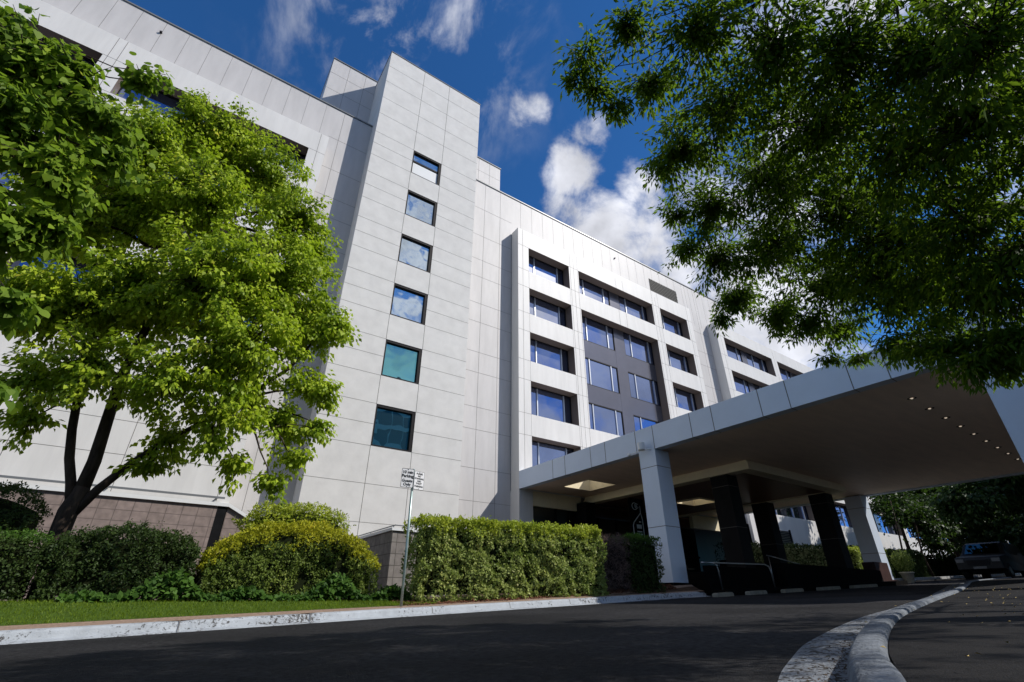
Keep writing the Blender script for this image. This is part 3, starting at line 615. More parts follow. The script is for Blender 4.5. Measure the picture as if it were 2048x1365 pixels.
# grille
mb=MB(); gx0,gx1,gz0,gz1=26.72,30.05,21.7,22.88
mb.box(gx0,gx1,YW-.012,YW+.01,gz0,gz1,1)
NG=16
for i in range(NG):
    for sgn in (1,-1):
        w=.026; x=gx0+ (gx1-gx0+1.18)*i/(NG-1)-(1.18 if sgn>0 else 0)
        # diagonal slats clipped to the opening
        xa,za,xb,zb=(x,gz0,x+1.18,gz1) if sgn>0 else (x,gz0,x-1.18,gz1)
        if xa<gx0: tt=(gx0-xa)/(xb-xa) if xb!=xa else 0; xa,za=gx0,gz0+(gz1-gz0)*tt
        if xb>gx1: tt=(gx1-x)/1.18; xb,zb=gx1,gz0+(gz1-gz0)*tt
        if sgn<0:
            if xb<gx0: tt=(x-gx0)/1.18; xb,zb=gx0,gz0+(gz1-gz0)*tt
            if xa>gx1: tt=(x-gx1)/1.18; xa,za=gx1,gz0+(gz1-gz0)*tt
        if not(gx0-.01<=xa<=gx1+.01 and gx0-.01<=xb<=gx1+.01) or abs(zb-za)<.02: continue
        yy=YW-.03 if sgn>0 else YW-.036
        mb.quad([(xa-w,yy,za),(xa+w,yy,za),(xb+w,yy,zb),(xb-w,yy,zb)],0)
mb.build('roof_grille',[M['grille'],M['frame_black']],HB)
# --- tower
TX0,TX1,TY=3.67,10.02,18.65
TW=[(5.92,7.69,7.25+3.07*k-1.78,7.25+3.07*k) for k in range(6)]
mb=MB(); grid_wall(mb,TX0,TX1,0,29.9,TW,TY,TY+.16)
mb.box(TX0,TX1,TY+.162,27,0,29.9,0,'f')
for i in range(6):
    b=TW[i][3]; a=TW[i][2]
    for z in (b,a+.9,a): hj(mb,z,TY,TX0,5.92 if True else TX1); hj(mb,z,TY,7.69,TX1)
hj(mb,4.0,TY,TX0,TX1); hj(mb,2.6,TY,TX0,TX1); hj(mb,1.3,TY,TX0,TX1)
for z in (24.15,25.55,27.05,28.5): hj(mb,z,TY,TX0,TX1)
hj(mb,22.6+1.0,TY,TX0,TX1) if False else None
for x in (5.92,7.69):
    vj(mb,x,TY,0,TW[0][2],.018)
    for i in range(5): vj(mb,x,TY,TW[i][3],TW[i+1][2],.018)
    vj(mb,x,TY,TW[5][3],29.9,.018)
mb.build('stair_tower',[M['concrete'],M['frame_black'],M['joint']],HB)
mb=MB(); mb.box(TX0-.03,TX1+.03,TY-.03,TY+.3,29.9,29.96); mb.box(TX0-.03,TX0+.2,TY+.301,27,29.9,29.96); mb.build('coping',M['coping'],HB)
for k,(a,b,c,d) in enumerate(TW):
    f=MB(); t=.055; y0,y1=TY+.02,TY+.158
    t=.07; f.box(a+.002,b-.002,y0,y1,d-t*1.6,d-.002); f.box(a+.002,b-.002,y0,y1,c+.002,c+t); f.box(a+.002,a+t,y0+.002,y1,c+t,d-t*1.6); f.box(b-t*2.0,b-.002,y0+.002,y1,c+t,d-t*1.6)
    fo=f.build('window',M['frame_black'],HB)
    g=MB(); yg=TY+.13; g.quad([(a+t,yg,c+t),(b-t,yg,c+t),(b-t,yg,d-t),(a+t,yg,d-t)])
    gm=M['glass_teal'] if k<2 else M['glass_tower']
    if k<2: fo['label']='teal-tinted tower window'
    g.build('glass',gm,fo)
    if k==5:
        mm=MB(); zz_=c+(d-c)*.56; mm.box(a+t,b-t*2,TY+.09,TY+.128,zz_,zz_+.11); mm.build('transom',M['frame_black'],fo)
        mm=MB(); mm.box(a+t,b-t*2.1,TY+.105,TY+.127,c+t,c+(d-c)*.52); mm.build('blind',M['white_paint'],fo)
# penthouses
mb=MB(); mb.box(.86,3.9,21.4,27,24,30.35); 
for z in (26,27.5,29): hj(mb,z,21.4,.86,3.9)
for x in (1.9,2.95): vj(mb,x,21.4,24,30.35)
mb.build('plant_room',[M['panel_grey'],M['reveal'],M['joint']],HB)
mb=MB(); mb.box(.83,3.9,21.35,27,30.352,30.42); mb.build('coping',M['coping'],HB)
mb=MB(); mb.box(10.03,13.3,21.1,27,24,28.0)
for z in (25.5,26.8): hj(mb,z,21.1,10.03,13.3)
for x in (11.5,12.4): vj(mb,x,21.1,24,28.0)
mb.build('plant_room',[M['panel_grey'],M['reveal'],M['joint']],HB)
mb=MB(); mb.box(10.03,13.35,21.05,27,28.002,28.07); mb.build('coping',M['coping'],HB)

def window(x0,x1,z0,z1,mulls,y=YG,open_ends=True):
    f=MB(); w=.05
    f.box(x0,x1,y-.05,y+.03,z0,z0+.05); f.box(x0,x1,y-.05,y+.03,z1-.06,z1)
    f.box(x0,x0+.04,y-.048,y+.03,z0+.05,z1-.06); f.box(x1-.04,x1,y-.048,y+.03,z0+.05,z1-.06)
    fo=f.build('window',M['frame_black'],HB)
    g=MB(); g.quad([(x0+.04,y,z0+.05),(x1-.04,y,z0+.05),(x1-.04,y,z1-.06),(x0+.04,y,z1-.06)]); g.build('glass',M['glass'],fo)
    for m_ in mulls:
        k=MB(); k.box(m_-.032,m_+.032,y-.06,y-.004,z0+.051,z1-.061); k.build('mullion',M['frame_alu'],fo)
    return fo
for a,b in ROWS:
    window(14.2,17.5,a,b,(15.06,16.96))
    window(26.48,29.65,a,b,(27.45,29.3))
for a,b in ROWS:
    window(18.33,21.73,a,b,(19.23,21.13)); window(22.69,25.62,a,b,(23.36,25.2))
    for x0,x1,ms in ((-6.48,-3.35,(-5.6,-3.9)),(-2.4,.82,(-1.5,.35)),(-14.6,-11.5,(-13.7,)),(-10.4,-7.3,(-9.6,))):
        if a>5.6: window(x0,x1,a,b,ms)
    for x in XS:
        if x<60: window(x,x+3.2,a,b,(x+1.0,x+2.6)); window(x+4,x+7.2,a,b,(x+5,x+6.6))
        else: window(x,x+7.2,a,b,(x+2.4,x+4.8))
# centre panels & spandrels between paired windows
for a,b in (ROWS[4],ROWS[0],(8.6,16.57)):
    mb=MB(); mb.box(21.73,22.69,YG-.06,YG+.04,a,b); mb.build('centre_panel',M['spandrel'],HB)
for a,b in ((10.5,11.68),(13.53,14.75)):
    for p,q in ((18.33,21.728),(22.692,25.62)):
        mb=MB(); mb.box(p,q,YG-.055,YG+.04,a+.002,b-.002)
        mb.build('spandrel',M['spandrel'],HB)
for a,b in ROWS:
    for p,q in [(-3.35,-2.4),(-11.5,-10.4)]*(a>5.6)+[(x+3.2,x+4) for x in XS if x<60]:
        mb=MB(); mb.box(p,q,YG-.06,YG+.04,a,b); mb.build('centre_panel',M['spandrel'],HB)
# base of left wing
mb=MB(); mb.box(-24,1.3,18.97,19.7,-.4,2.75,0); mb.box(1.301,1.56,18.96,19.7,-.4,2.75,1)
mb.prism([(1.58,-.4),(3.66,-.4),(3.66,1.72),(1.58,2.75)],'y',18.99,19.3,0)
mb.build('tiled_base',[M['tile'],M['black_stone']],HB)
mb=MB(); mb.box(-24,1.6,18.90,19.2,2.752,2.86); mb.prism([(1.6,2.752),(3.66,1.73),(3.66,1.80),(1.6,2.86)],'y',18.9,19.31)
mb.build('ledge',M['white_paint'],HB)
mb=MB(); mb.box(-24,1.42,18.84,18.885,2.97,3.03); 
for x in np.arange(-22,1.5,2.9): mb.box(x-.02,x+.02,18.885,18.99,2.97,3.02)
mb.build('handrail',M['coping'],HB)
# stair parapet behind the sign
st=thing('stair_wall','low dark sided wall with pale coping behind the sign post','wall',(5.7,14.4,.1))
mb=MB(); mb.box(5.602,8.5,14.003,14.25,-.1,1.80,0); mb.box(5.45,5.60,14.0,18.4,-.1,1.80,1); mb.build('wall',[M['wallstone'],M['wallstone']],st)
mb=MB(); mb.box(5.40,8.5,13.95,14.3,1.803,1.88); mb.box(5.40,5.64,14.302,18.4,1.803,1.88); mb.build('coping',M['white_paint'],st)
mb=MB(); mb.tube([(5.5,13.98,1.95),(5.5,18.4,1.95)],.02,6); mb.tube([(5.5,13.98,1.95),(8.3,13.98,1.95)],.02,6); 
for p in ((5.5,14.1),(5.5,16),(7,13.99)): mb.tube([(p[0],p[1],1.87),(p[0],p[1],1.95)],.014,5)
mb.build('handrail',M['coping'],st)

# ground floor: lobby front
mb=MB()
mb.box(13.4,14.2,YF,YW-.002,0,4.728,0); hj(mb,3.2,YF,13.4,14.2)
mb.build('corner_pier',WM,HB)
mb=MB(); mb.box(14.2,17.3,19.05,19.3,4.05,4.73); mb.build('cream_fascia',M['cream'],HB)
mb=MB(); mb.box(14.21,17.3,19.2,19.24,.3,4.05,0); mb.box(17.3,30,21.8,21.84,.3,4.4,0)
fo=mb.build('shopfront',M['dark_glass'],HB)
mb=MB()
for x in (15.7,16.6): mb.box(x-.03,x+.03,19.12,19.19,.3,4.05)
for x in np.arange(18,30,1.5): mb.box(x-.04,x+.04,21.72,21.79,.3,4.4)
mb.box(17.3,30,21.7,21.78,2.6,2.7)
mb.build('mullion',M['frame_black'],fo)
mb=MB(); mb.box(17.0,17.65,18.4,19.2,.2,4.42); mb.build('pillar',M['black_stone'],HB)
mb=MB(); mb.box(17.3,17.4,19.2,21.8,.2,4.6); mb.box(30.2,33.4,19.3,19.7,.3,4.7); mb.build('lobby_wall',M['black_panel'],HB)
mb=MB(); mb.box(26.2,29.3,19.05,19.29,3.95,4.7); mb.build('lobby_bulkhead',M['cream'],HB)
mb=MB(); mb.box(17.3,30.2,19.3,22,4.45,4.5); mb.build('lobby_ceiling',M['wood'],HB)
mb=MB(); mb.box(32.2,33.1,18.9,19.1,1.0,5.6); mb.build('corner_pier',M['panel'],HB)

# ------------------------------------------------------------------ entrance canopy
CN=thing('entrance_canopy','white drive-through entrance canopy with brown soffit on square columns','canopy',(21,10,.4))
CX0,CX1=13.4,28.9; zb,zt=4.73,5.56
YC=.6   # canopy front edge
mb=MB()
# skylight openings in plan
SK=[(14.92,16.55,15.83,17.5),(20.9,22.3,14.6,15.95)]
mb.box(CX0,CX0+.32,YC+.32,18.998,zb,zt,0)
mb.box(CX1-.32,CX1,YC+.32,18.998,zb,zt,0)
mb.box(CX0,CX1,YC,YC+.319,zb,zt,0)
ys=[16.44,15.61,14.01,13.18,11.6,10.78]; 
yv=9.2
while yv>1.6: ys+= [yv,yv-.82]; yv-=2.42
for y in ys: mb.box(CX0-.003,CX0+.02,y-.011,y+.011,zb,zt,1); mb.box(CX0-.001,CX0+.32,y-.008,y+.008,zb-.003,zb+.01,1)
x=14.8
while x<28.5:
    mb.box(x-.01,x+.01,YC-.003,YC+.06,zb,zt,1); x+=2.42
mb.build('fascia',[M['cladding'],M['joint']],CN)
mb=MB()
sx=sorted({CX0+.32,CX1-.32,*[a for s in SK for a in s[:2]]}); sy=sorted({YC+.319,18.998,*[a for s in SK for a in s[2:]]})
for i in range(len(sx)-1):
    for j in range(len(sy)-1):
        cx,cy=(sx[i]+sx[i+1])/2,(sy[j]+sy[j+1])/2
        if any(s[0]<cx<s[1] and s[2]<cy<s[3] for s in SK): continue
        a,b,c,d=sx[i],sx[i+1],sy[j],sy[j+1]
        p=[(a,c,zb+.05),(a,d,zb+.05),(b,d,zb+.05),(b,c,zb+.05)]
        mb.quad(p,0); mb.quad([(q[0],q[1],zt-.03) for q in reversed(p)],1)
mb.build('soffit',[M['soffit'],M['panel_grey']],CN)
for s in SK:
    mb=MB(); a,b,c,d=s; z0,z1=(zb+.02 if s is SK[0] else 4.40),zt+.12
    for q in ([(a,c,z0),(a,d,z0),(a,d,z1),(a,c,z1)],[(b,d,z0),(b,c,z0),(b,c,z1),(b,d,z1)],[(b,c,z0),(a,c,z0),(a,c,z1),(b,c,z1)],[(a,d,z0),(b,d,z0),(b,d,z1),(a,d,z1)]):
        mb.quad(q)
    mb.build('skylight_shaft',M['cream'],CN)
# hanging inner canopy
IX0,IX1,IY0,IY1,iz0,iz1=17.45,25.05,9.85,18.99,4.42,4.73
mb=MB()
mb.box(IX0+.08,IX1-.08,IY0+.08,IY0+.4,iz1-.08,iz1+.04,0); mb.box(IX0+.08,IX0+.4,IY0+.4,IY1,iz1-.08,iz1+.04,0); mb.box(IX1-.4,IX1-.08,IY0+.4,IY1,iz1-.08,iz1+.04,0)
mb.box(IX0,IX1,IY0,IY0+.5,iz0,iz1-.082,0); mb.box(IX0,IX0+.5,IY0+.5,IY1,iz0,iz1-.082,0); mb.box(IX1-.5,IX1,IY0+.5,IY1,iz0,iz1-.082,0)
mb.build('cream_beam',M['cream'],CN)
mb=MB(); a,b,c,d=IX0+.5,IX1-.5,IY0+.5,IY1; s=SK[1]; z=iz0+.06
for q in ((a,s[0],c,d),(s[1],b,c,d),(s[0],s[1],c,s[2]),(s[0],s[1],s[3],d)): mb.quad([(q[0],q[2],z),(q[0],q[3],z),(q[1],q[3],z),(q[1],q[2],z)])
mb.build('wood_ceiling',M['wood'],CN)
def column(x0,x1,y0,y1,z0,z1,m,jz=(),lab=None,plinth=None):
    mb=MB(); mb.box(x0,x1,y0,y1,z0,z1,0)
    for z in jz:
        mb.box(x0-.003,x1+.003,y0-.003,y1+.003,z-.009,z+.009,1)
    o=mb.build('column',[m,M['joint']],CN)
    if lab: o['label']=lab
    if plinth:
        p=MB(); p.box(x0-plinth[0],x1+plinth[0],y0-plinth[0],y1+plinth[0],plinth[1],z0-.002); p.build('plinth',plinth[2],o)
    return o
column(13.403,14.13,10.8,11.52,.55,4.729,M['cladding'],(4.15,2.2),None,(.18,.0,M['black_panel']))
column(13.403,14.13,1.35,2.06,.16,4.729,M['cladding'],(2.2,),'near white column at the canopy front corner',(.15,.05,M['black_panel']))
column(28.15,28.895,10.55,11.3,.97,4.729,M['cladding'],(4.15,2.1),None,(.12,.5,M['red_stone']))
column(17.56,18.22,10.88,11.62,.3,4.419,M['black_stone'],(4.0,2.5),'black stone column')
column(24.4,25.05,10.5,11.25,.5,4.419,M['black_stone'],(4.0,2.5),'black stone column')
column(24.4,25.05,13.3,14.1,.5,4.419,M['black_stone'],(2.5,),'black stone column')
for i in range(9):
    x=15.43+1.29*i; y=3.82+.03*i; z=zb+.05
    mb=MB(); ring=[]; n=16
    for k in range(n):
        a=2*math.pi*k/n; a2=2*math.pi*(k+1)/n
        mb.quad([(x+.11*math.cos(a),y+.11*math.sin(a),z-.006),(x+.11*math.cos(a2),y+.11*math.sin(a2),z-.006),(x+.085*math.cos(a2),y+.085*math.sin(a2),z-.012),(x+.085*math.cos(a),y+.085*math.sin(a),z-.012)])
        mb.quad([(x+.085*math.cos(a),y+.085*math.sin(a),z-.012),(x+.085*math.cos(a2),y+.085*math.sin(a2),z-.012),(x+.07*math.cos(a2),y+.07*math.sin(a2),z-.003),(x+.07*math.cos(a),y+.07*math.sin(a),z-.003)])
    o=mb.build('downlight',M['frame_black'],CN)
    b=MB(); b.tube([(x,y,z-.001),(x,y,z-.02)],[.035,.028],10); lo=b.build('lamp',None,o)
ML=bpy.data.materials.new('lit_lamp'); ML.use_nodes=True; bb=ML.node_tree.nodes['Principled BSDF']; bb.inputs['Emission Color'].default_value=(1,.85,.65,1); bb.inputs['Emission Strength'].default_value=.45
for o in bpy.data.objects:
    if o.name.startswith('lamp'): o.data.materials.clear(); o.data.materials.append(ML)
# ramp balustrades & planters under the canopy
rw=thing('ramp_wall','black ramp wall with bright steel handrail between the white and black columns','wall',(15.7,10.2,.3))
mb=MB(); mb.box(14.35,17.8,10.15,10.35,zr(14)-.05,1.04); mb.box(17.7,17.9,10.351,14,zr(17),1.08); mb.build('wall',M['black_panel'],rw)
mb=MB(); r=.022
mb.tube([(14.0,10.12,1.10),(14.6,10.12,1.12),(17.5,10.12,1.18),(17.72,10.12,1.12),(17.8,10.12,.9),(17.85,10.12,.25)],r,8)
mb.tube([(14.55,10.11,1.11),(14.72,10.11,1.06),(14.78,10.11,.9),(14.83,10.11,.3)],r,8)
mb.build('handrail',M['steel'],rw,True)
pw=thing('planter_wall','long black planter wall in shade under the canopy','wall',(21.5,10,.45))
mb=MB(); mb.box(18.3,26.0,9.9,10.2,.2,1.25); mb.box(18.0,26.0,12.0,12.2,.3,1.45); mb.build('wall',M['black_panel'],pw)
hd=thing('ramp_handrail','thin grey sloping handrail among the black columns','handrail',(20,10.6,.4))
mb=MB(); mb.tube([(18.6,10.6,1.55),(19.2,10.6,1.5),(22.5,10.6,1.15),(22.7,10.6,.5)],.02,6); mb.tube([(18.7,10.6,1.5),(18.7,10.6,.5)],.018,6); mb.build('rail',M['steel'],hd,True)
# reddish plinth right
pl=MB(); pl.box(25.9,27.2,10.0,10.5,.4,1.6); o=pl.build('plinth_block',M['red_stone'],None); tag(o,'dark red stone block left of the far right column','plinth')
# island kerb with painted dashes
for i,(a,b) in enumerate([(12.98,13.75),(14.6,15.5),(16.6,17.7),(18.9,20.3),(21.4,23.4)]):
    mb=MB(); y=9.05+.03*i
    mb.prism([(a,zr(a)),(b,zr(b)),(b,zr(b)+.07),(b-.06,zr(b)+.10),(a+.06,zr(a)+.10),(a,zr(a)+.07)],'y',y,y+.16)
    o=mb.build('wheel_stop',mat('painted_block',(.26,.24,.19),.8,.2,noise=.2,nscale=8),None)
    tag(o,['pale kerb block nearest the white column','second pale kerb block from the left, under the canopy','third pale kerb block from the left, before the black columns','fourth pale kerb block from the left, wide, under the canopy','widest pale kerb block, near the dark red stone'][i],'kerb block','pale kerb blocks along the canopy island')
mb=MB(); mb.prism([(13.9,zr(13.9)),(27,zr(27)),(27,zr(27)+.16),(13.9,zr(13.9)+.16)],'y',9.4,9.85); o=mb.build('kerb',M['black_panel'],None); tag(o,'dark kerb of the island under the canopy','kerb')
mb=MB(); mb.prism([(24,zr(24)+.1),(60,zr(60)+.1),(60,zr(60)+.22),(24,zr(24)+.22)],'y',11.3,12.0); o=mb.build('kerb',mat('far_kerb',(.4,.4,.4),.8,.2,noise=.2,nscale=3),None); tag(o,'grey kerb in front of the far right hedges','kerb')
# camera on column
cm=thing('security_camera','white drum-shaped security camera on the canopy column corner','camera',(13.3,11.2,4.85))
mb=MB(); mb.tube([(13.18,11.18,4.72),(13.18,11.18,4.74),(13.18,11.18,4.98),(13.18,11.18,5.0)],[.10,.13,.13,.10],16); mb.build('housing',M['white_paint'],cm)
mb=MB(); mb.tube([(13.2,11.2,4.70),(13.25,11.0,4.72),(13.4,10.95,4.75)],.018,6); mb.tube([(13.18,11.2,4.72),(13.15,11.6,4.69),(13.15,11.72,4.69)],.016,6); mb.box(13.11,13.19,11.70,11.82,4.66,4.73); mb.build('bracket',M['white_paint'],cm)
# banner sign in the entrance
bn=thing('entrance_banner','tall black banner with white outline and white crest beside the white column','sign',(18,15.9,.5))
mb=MB(); mb.box(17.45,18.45,15.98,16.02,1.9,4.3); mb.build('panel',M['black_panel'],bn)
mb=MB()
def band(pts,w=.022,y=15.965):
    mb.tube([(p[0],y,p[1]) for p in pts],w,5)
band([(17.60,1.95),(17.60,3.10),(17.66,3.22),(18.17,3.68),(18.17,4.0)]); band([(18.17,3.68),(18.25,3.4),(18.27,1.95)])
mb.build('outline',M['white_paint'],bn,True)
mb=MB()
for cx,cz,r in ((17.82,3.95,.17),(17.95,3.97,.12)):
    mb.tube([(cx+r*math.cos(a),15.965,cz+.9*r*math.sin(a)) for a in np.linspace(.6,5.9,18)],.016,5)
for a in np.linspace(0,6.28,7)[:-1]: mb.tube([(17.93,15.965,3.96),(17.93+.08*math.cos(a),15.965,3.96+.08*math.sin(a))],.014,4)
mb.build('crest',M['white_paint'],bn,True)
mb=MB()
for z0,z1,a,b in ((3.25,3.31,18.02,18.18),(2.98,3.16,17.84,18.16),(2.83,2.88,17.84,18.16),(2.72,2.78,17.8,18.2),(2.60,2.69,17.78,18.15),(2.2,2.32,17.75,18.2)):
    nseg=int((b-a)/.045)
    for i in range(nseg): mb.box(a+i*.045,a+i*.045+.034,15.962,15.979,z0+(i*7%3)*.004,z1-(i*5%3)*.006)
mb.build('lettering',M['white_paint'],bn)

# ------------------------------------------------------------------ parking sign
sg=thing('parking_sign','grey pole with two small white parking notices on the lawn edge','sign',(4.10,9.7,-.03))
mb=MB(); mb.tube([(4.105,9.7,-.12),(4.10,9.7,1.0),(4.085,9.7,2.5)],[.026,.026,.026],12)
mb.build('pole',mat('galvanised_pole',(.33,.42,.40),.35,.5,metal=.5,noise=.15,nscale=10),sg,True)
def text(body,size,loc,mtx,parent,m,align='CENTER',bold=.0,sp=1.0):
    cu=bpy.data.curves.new('t','FONT'); cu.body=body; cu.size=size; cu.align_x=align; cu.extrude=.0008; cu.offset=bold; cu.space_line=sp
    to=bpy.data.objects.new('t',cu); C.objects.link(to); bpy.context.view_layer.update()
    me=bpy.data.meshes.new_from_object(to.evaluated_get(bpy.context.evaluated_depsgraph_get())); bpy.data.objects.remove(to)
    me.transform(mtx); me.transform(Matrix.Translation(loc)); me.materials.clear(); me.materials.append(m)
    return me
def plate(cx,w,z0,z1,ang,lines,lab,border):
    R=Matrix.Rotation(math.radians(ang),4,'Z'); T=Matrix.Translation((cx,9.665,0))
    def tr(p): return tuple((T@R@V((p[0],p[1],p[2],1)).to_4d())[:3]) if False else tuple(T@(R@V(p)))
    mb=MB(); rr=.02; h=w/2
    pts=[]
    for cxx,czz,a0 in ((h-rr,z1-rr,0),(-h+rr,z1-rr,90),(-h+rr,z0+rr,180),(h-rr,z0+rr,270)):
        for k in range(4): a=math.radians(a0+k*30); pts.append((cxx+rr*math.cos(a),czz+rr*math.sin(a)))
    mb.prism(pts,'y',-.002,.002,0); mb.v=[tr(v) for v in mb.v]
    po=mb.build('plate',[M['sign_white']],sg); po['label']=lab
    bo=MB(); n=len(pts); bw=.008 if border else .004
    for i in range(n):
        p,q=pts[i],pts[(i+1)%n]; ins=lambda s:(s[0]*(1-bw*2/w)-0, (z0+z1)/2+(s[1]-(z0+z1)/2)*(1-bw*2/(z1-z0)))
        bo.quad([(p[0],-.0035,p[1]),(ins(p)[0],-.0035,ins(p)[1]),(ins(q)[0],-.0035,ins(q)[1]),(q[0],-.0035,q[1])])
    bo.v=[tr(v) for v in bo.v]; bo.build('border',M['sign_black'],po)
    X90=Matrix.Rotation(math.radians(90),4,'X'); vs=[];fs=[]
    for body,size,z,bold in lines:
        me=text(body,size,(0,-.005,z),X90,po,M['sign_black'],bold=bold); off=len(vs)
        vs+=[tr(v.co) for v in me.vertices]; fs+=[tuple(off+i for i in p.vertices) for p in me.polygons]; bpy.data.meshes.remove(me)
    lm=MB(); lm.v=vs; lm.f=fs; lm.m=[0]*len(fs); lm.build('lettering',M['sign_black'],po)
    mb=MB(); 
    for z in (z1-.02,z0+.02):
        mb.box(-.008,.008,-.009,-.002,z-.008,z+.008)
    mb.v=[tr(v) for v in mb.v]; mb.build('bolt',M['steel'],po)
plate(3.95,.265,2.095,2.485,-8,[('10 min',.083,2.385,.0022),('Parking',.083,2.305,.0022),('Guests',.08,2.21,.0018),('Only',.08,2.135,.0018)],'left plate with black border reading 10 min Parking Guests Only',True)
plate(4.215,.25,2.08,2.455,10,[('PLEASE',.05,2.39,.001),('NO',.05,2.34,.001),('STANDING',.045,2.29,.001),('AND',.045,2.24,.001),('VALET',.05,2.19,.001),('PARKING',.05,2.13,.001)],'right plate with smaller lettering',False)

# ------------------------------------------------------------------ background right
BT=[[(41,15,9.5,1.6),(43,14,11.2,2.0),(39.6,16,8.2,.9),(43.1,14,6.2,1.8),(45,14.5,8.2,2.0),(47,13.5,5.4,1.8),(44,13,4.6,1.1)],[(48.4,14,6.4,2.1),(50.6,15,8.7,2.1),(51.8,13,7.75,2.8),(47.8,14,4.0,1.1),(51.96,12,5.37,2.5)],[(54.5,14,4.0,2.0),(58,12,9,3.2),(59.4,10,5.7,3.3),(62,9,9,3.4),(50.56,9,4.4,2.0),(55,8,7.5,2.6)]]
labs=['small dark green tree beyond the far right column, first from the column','dark tree in the middle of the background right, behind the hedge end','tall dark tree at the far right edge, behind the parked car']
BT.append([(35.5,8.3,5.0,1.7),(38,6,6.6,2.4),(41,4.5,5.6,2.4),(36,4,7.4,2.3),(40,8.5,7.5,2.4),(43,2.5,7.5,2.6),(39,1,7.5,2.4),(45,6.5,6.5,2.6),(42,-1,7,2.4),(38,-2.5,6,2.2),(46,1,8,3),(50,4,7,3.5),(37.5,2.5,4.6,1.6),(46,-4,9,3),(41,-5,8,2.6),(54,6,7,3.4),(33.5,3.6,1.9,1.6),(38,4.6,2.2,1.9),(44,6,2.6,2.2),(50,7.5,3,2.6),(35.5,2,4,1.8)])  # off-frame and low blobs added to shade the car and nearby trees
labs.append('nearest of the dark background trees, hanging over the parked car, its unseen part added for shade')
for i,(bl,lb) in enumerate(zip(BT,labs)):
    cx=sum(b[0] for b in bl)/len(bl); cy=sum(b[1] for b in bl)/len(bl); g=zr(cx)
    t=thing('background_tree',lb,'tree',(cx,cy,g),'dark trees beyond the canopy')
    crown(bl,34 if i==3 else 20,44,.8,.27,.17,.4,[(cx,cy,g+2.6),(cx+.3,cy,g+4)],M['leaf_back'],t,branch_r=.05,trunkpts=[[(cx-.3,cy,g-.1),(cx,cy,g+1.5),(cx,cy,g+2.6),(cx+.3,cy,g+4.2)]],trunkr=[[.16,.13,.11,.06]],tw_r=.012)
# thin leaning stems
for i,(x,y) in enumerate(((40.5,13.6),(42.5,13.2))):
    g=zr(x); mb=MB(); mb.tube([(x,y,g),(x-.3,y+.1,g+1.5),(x+.1,y,g+3.3),(x+.5,y,g+5)],[.07,.06,.05,.03],6)
    root=thing('slender_tree',['thin leaning young tree just right of the dark hedge end','thin leaning young tree beside the parked car'][i],'tree',(x,y,g)); mb.build('trunk',M['bark'],root,True)
    P=np.array([x+.3,y,g+4.6])+rng.normal(size=(500,3))*np.array([.9,.6,.7]); leaves('crown',P,rdir(500),rdir(500)+np.array([0,0,1]),.2,.12,M['leaf_back'],root)
# potted plant
pt=thing('potted_plant','pale tapered flower pot with a bushy plant by the far right column','potted plant',(31.9,11,.62))
mb=MB(); g=zr(31.9)
mb.tube([(31.9,11,g-.02),(31.9,11,g+.02),(31.9,11,g+.42),(31.9,11,g+.44),(31.9,11,g+.50)],[.18,.2,.29,.33,.33],14); mb.build('pot',M['terracotta'],pt,True)
n=1500; P=np.array([31.9,11,g+1.0])+rdir(n)*rng.uniform(.1,1,n)[:,None]**.5*np.array([.5,.5,.55]); leaves('foliage',P,rdir(n),rdir(n),.1,.06,M['leaf_hedge'],pt)

# parked dark car, facing -x
CX,CY=34.6,8.7; g=zr(36.5)
car=thing('parked_car','dark four-wheel-drive car parked in deep shade at the far right','car',(CX+2.3,CY,g))
def carprofile(w,inset=0):
    return [(0.0,.45),(.02,.85),(.12,1.0),(1.15,1.14),(1.85,1.72),(2.1,1.80),(4.3,1.78),(4.6,1.1),(4.65,.5),(4.4,.38),(.3,.38)]
mb=MB(); hw=.93; prof=carprofile(0)
secs=[(-hw,.96),(-hw*.96,1.0),(hw*.96,1.0),(hw,.96)]
k=len(prof)
for yy,sc in secs:
    for (x,z) in prof:
        tum=0 if z<1.15 else (z-1.15)*.28
        y=yy*(1-tum/1.0) if abs(yy)>0 else yy
        mb.v.append((CX+2.3+(x-2.3)*(sc),CY+y,g+.9+(z-.9)*(sc)))
for s in range(3):
    for j in range(k): mb.f.append((s*k+j,s*k+(j+1)%k,(s+1)*k+(j+1)%k,(s+1)*k+j)); mb.m.append(0)
mb.f.append(tuple(range(k-1,-1,-1))); mb.m.append(0); mb.f.append(tuple(range(3*k,4*k))); mb.m.append(0)
mb.build('body',M['car_paint'],car)
mb=MB(); mb.quad([(CX+1.24,CY-.72,g+1.20),(CX+1.24,CY+.72,g+1.20),(CX+1.80,CY+.64,g+1.69),(CX+1.80,CY-.64,g+1.69)])
mb.v=[(a-.03,b,c+.03) for a,b,c in mb.v]; mb.build('windscreen',M['dark_glass'],car)
for sgn in (1,-1):
    mb=MB(); mb.prism([(CX+1.5,g+1.2),(CX+1.95,g+1.68),(CX+4.1,g+1.66),(CX+4.35,g+1.2)],'y',CY+sgn*.86-.01,CY+sgn*.86+.01); mb.build('side_window',M['dark_glass'],car)
    for wx in (.85,3.75):
        mb=MB(); mb.tube([(CX+wx,CY+sgn*.7,g+.36),(CX+wx,CY+sgn*.94,g+.36)],.36,18); wo=mb.build('wheel',M['tyre'],car)
        mb=MB(); mb.tube([(CX+wx,CY+sgn*.93,g+.36),(CX+wx,CY+sgn*.955,g+.36)],.2,12); mb.build('rim',M['steel'],wo)
    mb=MB(); mb.box(CX-.015,CX+.06,CY+sgn*.72-.16,CY+sgn*.72+.16,g+.76,g+.92); mb.build('headlight',M['car_lamp'],car)
mb=MB(); mb.box(CX-.02,CX+.03,CY-.45,CY+.45,g+.62,g+.86); 
